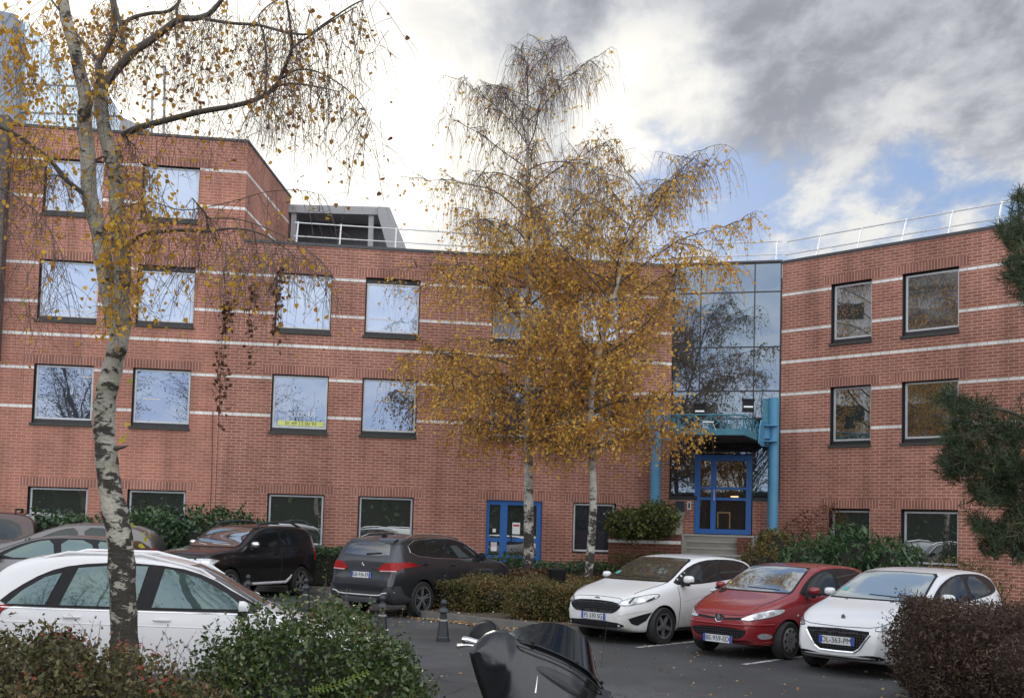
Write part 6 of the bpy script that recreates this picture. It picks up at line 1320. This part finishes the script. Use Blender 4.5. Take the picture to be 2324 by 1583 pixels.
for P_, w_ in br_p: b = MB(); b.tube(P_, list(np.linspace(w_, .01, len(P_))), 6); o = b.build('branch', M['branch'], pn, smooth=True); place(o, pn)
tufts = []
for x, y, sx, sy, n in ((2190, 930, 40, 25, 26), (2150, 905, 14, 14, 8), (2230, 960, 45, 30, 26), (2180, 1000, 30, 22, 16), (2160, 1060, 22, 32, 26), (2200, 1050, 40, 45, 44), (2260, 1060, 45, 50, 60), (2310, 1080, 30, 60, 50), (2300, 980, 30, 40, 30), (2250, 1120, 35, 25, 30), (2310, 1170, 25, 45, 34), (2290, 1215, 28, 22, 22), (2235, 1200, 18, 16, 12), (2262, 1240, 26, 16, 16), (2315, 1250, 22, 20, 18), (2215, 1180, 10, 12, 5),
                       (2318, 460, 10, 20, 10), (2305, 520, 16, 30, 18), (2280, 530, 10, 14, 8), (2315, 580, 14, 50, 26), (2300, 620, 16, 30, 14), (2322, 650, 12, 30, 12), (2355, 600, 20, 80, 30), (2370, 1000, 30, 120, 60)):
    for _ in range(int(n*1.35)): tufts.append(np.array(at(x+RS.normal()*sx*.62, y+RS.normal()*sy*.62, 12.8+RS.normal()*.35)))
for i in range(26):
    z_ = 2.2+i*.21; az = i*2.4; dx, dy = math.cos(az), math.sin(az); L = (1.5-.12*(z_-2.2))*(1 if dx > -.2 else .35)
    P_ = curve((7.13, 13.4, z_), (dx, dy, .25), L, .15, .12, 6); b = MB(); b.tube(P_, list(np.linspace(.03, .008, 7)), 5); o = b.build('branch', M['branch'], pn, smooth=True); place(o, pn)
    for k in range(2, 7):
        for _ in range(5): tufts.append(P_[k]+RS.normal(size=3)*.13)
for _ in range(60): tufts.append(np.array((7.1, 13.4, 7.6))+RS.normal(size=3)*np.array([.25, .25, .45]))
tufts = np.array(tufts); V = []; rn = []
for t in tufts:
    ax = RS.normal(size=3)*.6+np.array([-.5, -.2, .5]); ax /= np.linalg.norm(ax); k = 40
    st_ = t[None, :]+ax*RS.uniform(-.12, .12, (k, 1)); d_ = unit(k)*.9+ax*.9; d_ /= np.linalg.norm(d_, axis=1, keepdims=True); e_ = st_+d_*RS.uniform(.08, .15, (k, 1)); s_ = np.cross(d_, unit(k)); s_ = s_/np.linalg.norm(s_, axis=1, keepdims=True)*.0036
    V.append(np.stack([st_-s_, st_+s_, e_+s_*.4, e_-s_*.4], 1).reshape(-1, 3)); c0 = RS.rand(); rn.append(np.clip(c0*.7+RS.rand(k)*.3, 0, 1))
o = quads('needles', np.concatenate(V), M['pine'], pn, np.concatenate(rn)); place(o, pn)
# ---- cast iron style bollards
def bollard(loc, label):
    r_ = thing('bollard', label, 'bollard', (*loc, 0), 0, 'bollards along the parking island')
    b = MB(); b.lathe([(.11, 0), (.11, .07), (.098, .085), (.070, .33), (.066, .335), (.066, .37), (.056, .372), (.052, .47), (.098, .475), (.10, .49), (.060, .545), (.030, .56), (.026, .59)], 8); b.build('post', M['bollard'], r_)
    b = MB(); b.lathe([(.071, .335), (.071, .365)], 8, cap=False); b.build('band', M['conc_light'], r_)
    b = MB(); b.lathe([(.0, .575)]+[(.058*math.sin(t), .632-.058*math.cos(t)) for t in np.linspace(.3, math.pi-.05, 9)], 14); b.build('ball', M['bollard'], r_, smooth=True)
for p_, lb in (((-1.05, 18.15), 'black bollard with ball top standing fully clear on the asphalt, nearest'), ((-2.12, 18.75), 'black bollard mostly hidden by the green bush, in front of the grey crossover bumper'), ((-4.22, 23.1), 'black bollard between the black and dark grey crossovers'), ((-5.62, 23.9), 'black bollard in front of the black crossover door and side step'), ((-5.42, 20.5), 'bollard of which only the ball shows over the white car windscreen')):
    bollard(p_, lb)
bn = thing('litter_bin', 'small black ribbed litter bin between the two birch trunks', 'bin', (1.05, 24.0, 0))
b = MB(); b.lathe([(.15, .42), (.17, .46), (.19, .92), (.205, .95), (.205, .98), (.17, .985), (.0, .95)], 18); b.build('bucket', M['black_plastic'], bn, smooth=True); b = MB(); b.tube([(0, .2, 0), (0, .2, 1.15)], .025, 8); b.build('post', M['bollard'], bn)
# ---- motorcycle: front fairing, screen, mirror, levers
BLK = paint('gloss_black_fairing_paint', (.010, .011, .014), .25, 0, rough=.22)
YAW, LEAN = 24, -28
FWD = Vector((math.sin(rad(YAW)), -math.cos(rad(YAW)), 0)); SIDE = Vector((-FWD.y, FWD.x, 0)); UPV = Vector((0, 0, 1))
lean = Matrix.Rotation(rad(LEAN), 3, FWD) @ Matrix.Rotation(rad(0), 3, SIDE)
cen = at(1250, 1524, 5.6)
mc = thing('motorcycle', 'glossy black touring motorcycle leaning in the foreground, seen from the front above its fairing', 'motorcycle', (cen.x, cen.y, 0))
def mp(s_, u, f):
    "fairing frame: s across, u up, f towards the front wheel"
    return cen+lean @ (SIDE*s_+UPV*u+FWD*f)
def mcbuild(b, name, m_, par=mc, sharp=50): o = b.build(name, m_, par, smooth=True, sharp=sharp); o.location = -Vector(mc.location) if par is mc else (0, 0, 0); return o
W2 = .43
ns, nu = 61, 21
def otop(s_): return float(np.interp(abs(s_), [0, .12, .20, .25, .29, .33, .37, .40, .42, W2], [.085, .08, .062, .048, .055, .060, .045, .01, -.04, -.09]))
def obot(s_): return float(np.interp(abs(s_), [0, .10, .18, .26, .34, .40, W2], [-.42, -.40, -.36, -.30, -.22, -.15, -.11]))
def bulge(s_, v):
    a_ = abs(s_)/W2
    core = .27*math.exp(-(a_/.50)**2.6)*(.35+.65*math.sin(math.pi*min(1., .5*(1-v)+.02)) if v > 0 else .35)
    core = .25*math.exp(-(a_/.58)**2.4)*(1-.30*v**1.7)
    lobe = .085*math.exp(-((a_-.78)/.20)**2)*math.sin(math.pi*min(1, .12+.8*v))
    return core+lobe+.05*(1-a_)*math.sin(math.pi*v)
def surf(s_, v, off=0.): return mp(s_, obot(s_)*(1-v)+otop(s_)*v, bulge(s_, v)+off)
vs = [surf(-W2+2*W2*i/(ns-1), j/(nu-1)) for j in range(nu) for i in range(ns)]
fs = [(j*ns+i, j*ns+i+1, (j+1)*ns+i+1, (j+1)*ns+i) for j in range(nu-1) for i in range(ns-1)]
nb_ = len(vs); bk = lean @ FWD
for j in range(nu):
    for i in range(ns):
        p_ = vs[j*ns+i]; vs.append(p_-bk*.05)
fs += [tuple(nb_+k for k in f)[::-1] for f in fs]
edge = [i for i in range(ns)]+[(j+1)*ns-1 for j in range(1, nu)]+[(nu-1)*ns+i for i in range(ns-2, -1, -1)]+[j*ns for j in range(nu-2, 0, -1)]
fs += [(edge[k], edge[(k+1) % len(edge)], nb_+edge[(k+1) % len(edge)], nb_+edge[k]) for k in range(len(edge))]
b = MB(); b.add(vs, fs); fa_ = mcbuild(b, 'fairing', BLK)
def surfpatch(s0, s1, v0, v1, m_, name, off=.006, n=24, k=.35, slant=0.):
    b = MB(); g_ = []
    for j in range(5):
        for i in range(n+1):
            t = i/n; w_ = math.sin(math.pi*min(.9995, max(.0005, t)))**k; vm = (v0+v1)/2+slant*(t-.5); g_.append(surf(s0+(s1-s0)*t, vm+(v1-v0)/2*w_*(j/2-1), off))
    b.add(g_, [(j*(n+1)+i, j*(n+1)+i+1, (j+1)*(n+1)+i+1, (j+1)*(n+1)+i) for j in range(4) for i in range(n)]); o = b.build(name, m_, mc, True); o.location = -Vector(mc.location); return o
surfpatch(-.165, .165, .70, .84, M['trim'], 'vent_rim', .004)
surfpatch(-.155, .155, .715, .825, plain('vent_opening', (.004, .004, .005), .25), 'air_vent', .009)
surfpatch(-.14, .06, .725, .775, M['trim'], 'vent_louvre', .012)
for sg in (1, -1):
    b = MB(); b.tube([surf(sg*.15*(1-t*.10), .69-.17*t, .003) for t in np.linspace(0, 1, 7)], list(np.linspace(.001, .0035, 7)), 5); mcbuild(b, 'chrome_trim', M['chrome'])
smk, q = mat('smoked_screen'); gl = q.n('ShaderNodeBsdfGlossy'); gl.inputs['Roughness'].default_value = .04; gl.inputs['Color'].default_value = (.9, .95, 1, 1); tr_ = q.n('ShaderNodeBsdfTransparent'); tr_.inputs[0].default_value = (.035, .037, .042, 1)
lw = q.n('ShaderNodeFresnel'); lw.inputs[0].default_value = 1.45; ms = q.n('ShaderNodeMixShader'); q.put(ms.inputs[0], lw.outputs[0]); q.put(ms.inputs[1], tr_.outputs[0]); q.put(ms.inputs[2], gl.outputs[0]); fin(smk, q, ms.outputs[0])
b = MB(); g_ = []; nsx, nvx = 33, 11
def scr(t, v):
    s_ = .30*t; u0 = .050+.026*(1-t*t); H_ = .165*max(0, 1-abs(t)**2.2)**.8
    return mp(s_*(1-.04*v), u0+H_*v, .165*(1-t*t)+.03-.16*v*(1-.4*t*t))
for j in range(nvx):
    for i in range(nsx): g_.append(scr(-1+2*i/(nsx-1), j/(nvx-1)))
b.add(g_, [(j*nsx+i, j*nsx+i+1, (j+1)*nsx+i+1, (j+1)*nsx+i) for j in range(nvx-1) for i in range(nsx-1)]); mcbuild(b, 'windscreen', smk)
for o_, dz in ((.006, .004), (.010, -.028)):
    b = MB(); b.tube([mp(.30*t, .045+.030*(1-t*t)+dz, .165*(1-t*t)+.03+o_+(.012 if dz < 0 else 0)) for t in np.linspace(-.95, .95, 25)], .0035, 6); mcbuild(b, 'screen_trim', M['trim'])
for s_ in (-.22, 0, .22):
    b = MB(); t = s_/.30; b.lathe([(0, 0), (.011, .0), (.008, .006), (0, .008)], 10, mp(s_, .06+.02*(1-t*t), .165*(1-t*t)+.045), 0, (lean @ Matrix((SIDE, FWD.cross(SIDE), FWD)).transposed())); mcbuild(b, 'screen_bolt', M['black_plastic'])
cm_ = at(1100, 1442, 5.9); mm = Matrix.Rotation(rad(-40), 3, 'Y') @ Matrix.Rotation(rad(48), 3, 'X')
b = MB(); b.lathe([(.01, .062), (.04, .058), (.065, .042), (.080, .016), (.085, -.012), (.078, -.014), (.070, .0), (.0, .012)], 24, cm_, 0, mm); mcbuild(b, 'mirror', M['black_plastic'])
b = MB(); b.lathe([(.0875, -.014), (.089, .0), (.084, .022), (.080, .022)], 24, cm_, 0, mm, False); mcbuild(b, 'mirror_rim', M['trim'])
b = MB(); b.tube([cm_, at(1130, 1490, 5.75), at(1165, 1520, 5.7)], .012, 8); mcbuild(b, 'mirror_stem', M['black_plastic'])
b = MB(); b.tube([at(1041, 1465, 5.75), at(1060, 1463, 5.72), at(1085, 1466, 5.7), at(1130, 1478, 5.7)], [.010, .007, .009, .010], 8); b.lathe([(0, -.014), (.011, -.009), (.014, 0), (.011, .009), (0, .014)], 12, at(1041, 1465, 5.75)); mcbuild(b, 'brake_lever', M['chrome'])
b = MB(); b.tube([at(1052, 1450, 5.8), at(1066, 1453, 5.78), at(1110, 1466, 5.75)], [.018, .020, .020], 12); mcbuild(b, 'reservoir', M['chrome'])
b = MB(); b.tube([at(1056, 1449, 5.83), at(1180, 1500, 5.78), at(1330, 1560, 5.75), at(1410, 1600, 5.75)], .014, 10); mcbuild(b, 'handlebar', M['black_plastic'])
b = MB(); b.tube([at(1364, 1514, 5.9), at(1372, 1450, 5.95), at(1380, 1408, 6.0)], .0013, 5); mcbuild(b, 'radio_antenna', M['black_plastic'])
# rest of the motorcycle below the picture
c0 = Vector((cen.x, cen.y, 0))
def wheelm(c_, r_, w_): 
    mm = lean @ Matrix((FWD, UPV, SIDE)).transposed(); bb = MB(); bb.lathe([(r_-.10, -w_*.6), (r_-.02, -w_), (r_, -w_*.5), (r_, w_*.5), (r_-.02, w_), (r_-.10, w_*.6)], 32, c_, 0, mm, False); o = mcbuild(bb, 'wheel', M['tyre']); bb = MB()
    for k in range(9): a_ = k*2*math.pi/9; bb.tube([c_, c_+mm @ Vector((math.cos(a_)*(r_-.09), math.sin(a_)*(r_-.09), 0))], .012, 6)
    bb.lathe([(0, -.04), (.05, -.04), (.05, .04), (0, .04)], 16, c_, 0, mm); q_ = bb.build('rim', M['rim'], o, smooth=True); return o
ft = c0+FWD*.46+Vector((0, 0, .30)); rt_ = c0-FWD*1.15+Vector((0, 0, .30)); wheelm(ft, .31, .06); wheelm(rt_, .31, .07)
b = MB(); b.lathe([(0, -.02), (.07, -.01), (.092, .03), (.095, .05), (.08, .055), (0, .06)], 24, mp(0, -.22, .27), 0, (lean @ Matrix((SIDE, FWD.cross(SIDE), FWD)).transposed())); mcbuild(b, 'headlight', M['lamp_clear'])
for s_ in (-.09, .09): b = MB(); b.tube([mp(s_, -.40, .12), ft+SIDE*s_], .028, 8); mcbuild(b, 'fork', M['chrome'])
ld = lambda f, u, s_=0: c0+FWD*f+Vector((0, 0, u))+lean @ (SIDE*s_)+(lean @ UPV-UPV)*u*.5
b = MB(); b.tube([ld(-.12, .88), ld(-.3, .92), ld(-.55, .85), ld(-.7, .74)], [.10, .17, .15, .09], 14); mcbuild(b, 'fuel_tank', BLK)
b = MB(); b.tube([ld(-.65, .72), ld(-.85, .68), ld(-1.1, .76), ld(-1.3, .78)], [.11, .16, .15, .07], 14); mcbuild(b, 'saddle', M['black_plastic'])
b = MB(); b.box(ld(-.4, .48), (.30, .42, .42), math.atan2(FWD.y, FWD.x)); b.lathe([(0, -.22), (.13, -.2), (.15, 0), (.13, .2), (0, .22)], 16, ld(-.38, .45), 0, Matrix((FWD, UPV, SIDE)).transposed()); mcbuild(b, 'engine', M['rim'])
for s_ in (-.28, .28): b = MB(); b.box(ld(-1.15, .55, s_), (.55, .18, .34), math.atan2(FWD.y, FWD.x)); mcbuild(b, 'saddlebag', BLK)
b = MB(); b.tube([ld(-.4, .3, .12), ld(-.75, .02, .36)], .014, 6); mcbuild(b, 'side_stand', M['chrome'])
# ---- what the windows mirror: trees, hedge and flats behind the photographer
def bare_tree(x, y, h, seed, label):
    global RS
    RS = np.random.RandomState(seed); r_ = thing('bare_tree', label, 'tree', (x, y, 0), 0, 'trees mirrored in the windows'); b = MB(); tr = curve((x, y, 0), (0, 0, 1), h*.55, 0, .05, 8); b.tube(tr, list(np.linspace(h*.018, h*.009, 9)), 8); tw = []; lf = []
    for i in range(26):
        k = RS.randint(3, 9); az = i*2.4; c = curve(tr[k], (math.cos(az)*.7, math.sin(az)*.7, 1.2), h*RS.uniform(.3, .52), .02, .12, 8); b.tube(c, list(np.linspace(h*.006, .012, 9)), 5, 0, False)
        for j in range(2, 9):
            for _ in range(4):
                t = curve(c[j], RS.normal(size=3)*.6+np.array([math.cos(az)*.5, math.sin(az)*.5, .6]), h*RS.uniform(.08, .2), -.1, .25, 5); tw.append((t, .013, .005)); lf.append(t[RS.randint(1, 6, 5)]+RS.normal(size=(5, 3))*.25)
    o = b.build('trunk', M['branch'], r_, smooth=True); place(o, r_); V = segs(tw, 3); o = quads('twigs', V, M['twig'], r_, np.zeros(len(V)//4)); place(o, r_); o = leafcloud('foliage', np.concatenate(lf), .12, M['hedge_brown'], r_, .7); place(o, r_)
POSW = ['leftmost', 'second from left', 'third from left', 'rightmost']
for i, (x, y, h) in enumerate(((-15, -7, 12.5), (-8, -12, 12.), (-1, -13, 9.0), (6, -17, 8.5))):
    bare_tree(x, y, h, 100+i, 'tree behind the photographer mirrored in the windows, '+POSW[i]+' of its row')
M['far_green'] = foliage('far_hedge_leaf', [(0, (.03, .07, .03)), (.6, (.08, .15, .06)), (1, (.20, .20, .10))])
shrub('far_hedge', 'dark evergreen screen behind the photographer, mirrored in the ground floor windows', 'hedge', [('b', (-2, -8, 2.1), (24, 1.2, 2.1), 1.6, 0), ('b', (-31, 4, 2.1), (12, 1.2, 2.1), .8, rad(-58)), ('b', (-38, 20, 2.1), (9, 1.2, 2.1), .5, rad(-80))], M['far_green'], .34, 20000, .6)
fl_ = thing('apartment_block', 'pale apartment block with stacked balconies, mirrored in the top right window', 'building', (-58, 4, 0)); fl_.rotation_euler = (0, 0, rad(20))
b = MB(); b.box((0, 0, 12), (12, 22, 24)); b.build('wall', plain('pale_render', (.80, .80, .80), .8), fl_)
for k in range(8): b = MB(); b.box((6.6, -3, 2.5+k*2.9), (1.6, 7, 1.1)); b.build('balcony', M['conc_light'], fl_)
for k in range(8): b = MB(); b.box((6.05, 5, 3.2+k*2.9), (.1, 2.2, 1.3)); b.build('window', M['black_plastic'], fl_)
b = MB(); b.box((1, 17, 10), (12, 10, 20)); b.build('ochre_wing', plain('ochre_render', (.22, .16, .09), .8), fl_)

fs_ = thing('fern_sprig', 'pale yellow green pinnate sprig poking out low in the glossy bush', 'plant', tuple(at(770, 1560, 6.25)))
st_ = smooth_path([at(705, 1562, 6.3), at(740, 1560, 6.22), at(790, 1543, 6.18), at(838, 1522, 6.2)], 5); b = MB(); b.tube(st_, .0022, 5); o = b.build('stem', M['lime'], fs_); place(o, fs_)
M['frond'] = foliage('frond_leaf', [(0, (.16, .24, .05)), (1, (.26, .34, .08))])
V = []; 
for k in range(1, len(st_)-1):
    t_ = st_[k+1]-st_[k-1]; t_ /= np.linalg.norm(t_); up_ = np.array([0, 0, 1.]); sd = up_-t_*np.dot(up_, t_); sd /= np.linalg.norm(sd)
    for sg in (1, -1):
        d_ = sd*sg*.8+t_*.5+np.array([0, -.25, 0]); d_ /= np.linalg.norm(d_); L = .040*(1-abs(k/len(st_)-.45)); w_ = t_*.008; p_ = st_[k]
        V += [p_, p_+d_*L*.5+w_, p_+d_*L, p_+d_*L*.5-w_]
o = quads('leaflets', np.array(V), M['frond'], fs_, RS.rand(len(V)//4)*.5); place(o, fs_)
bpy.context.view_layer.update()
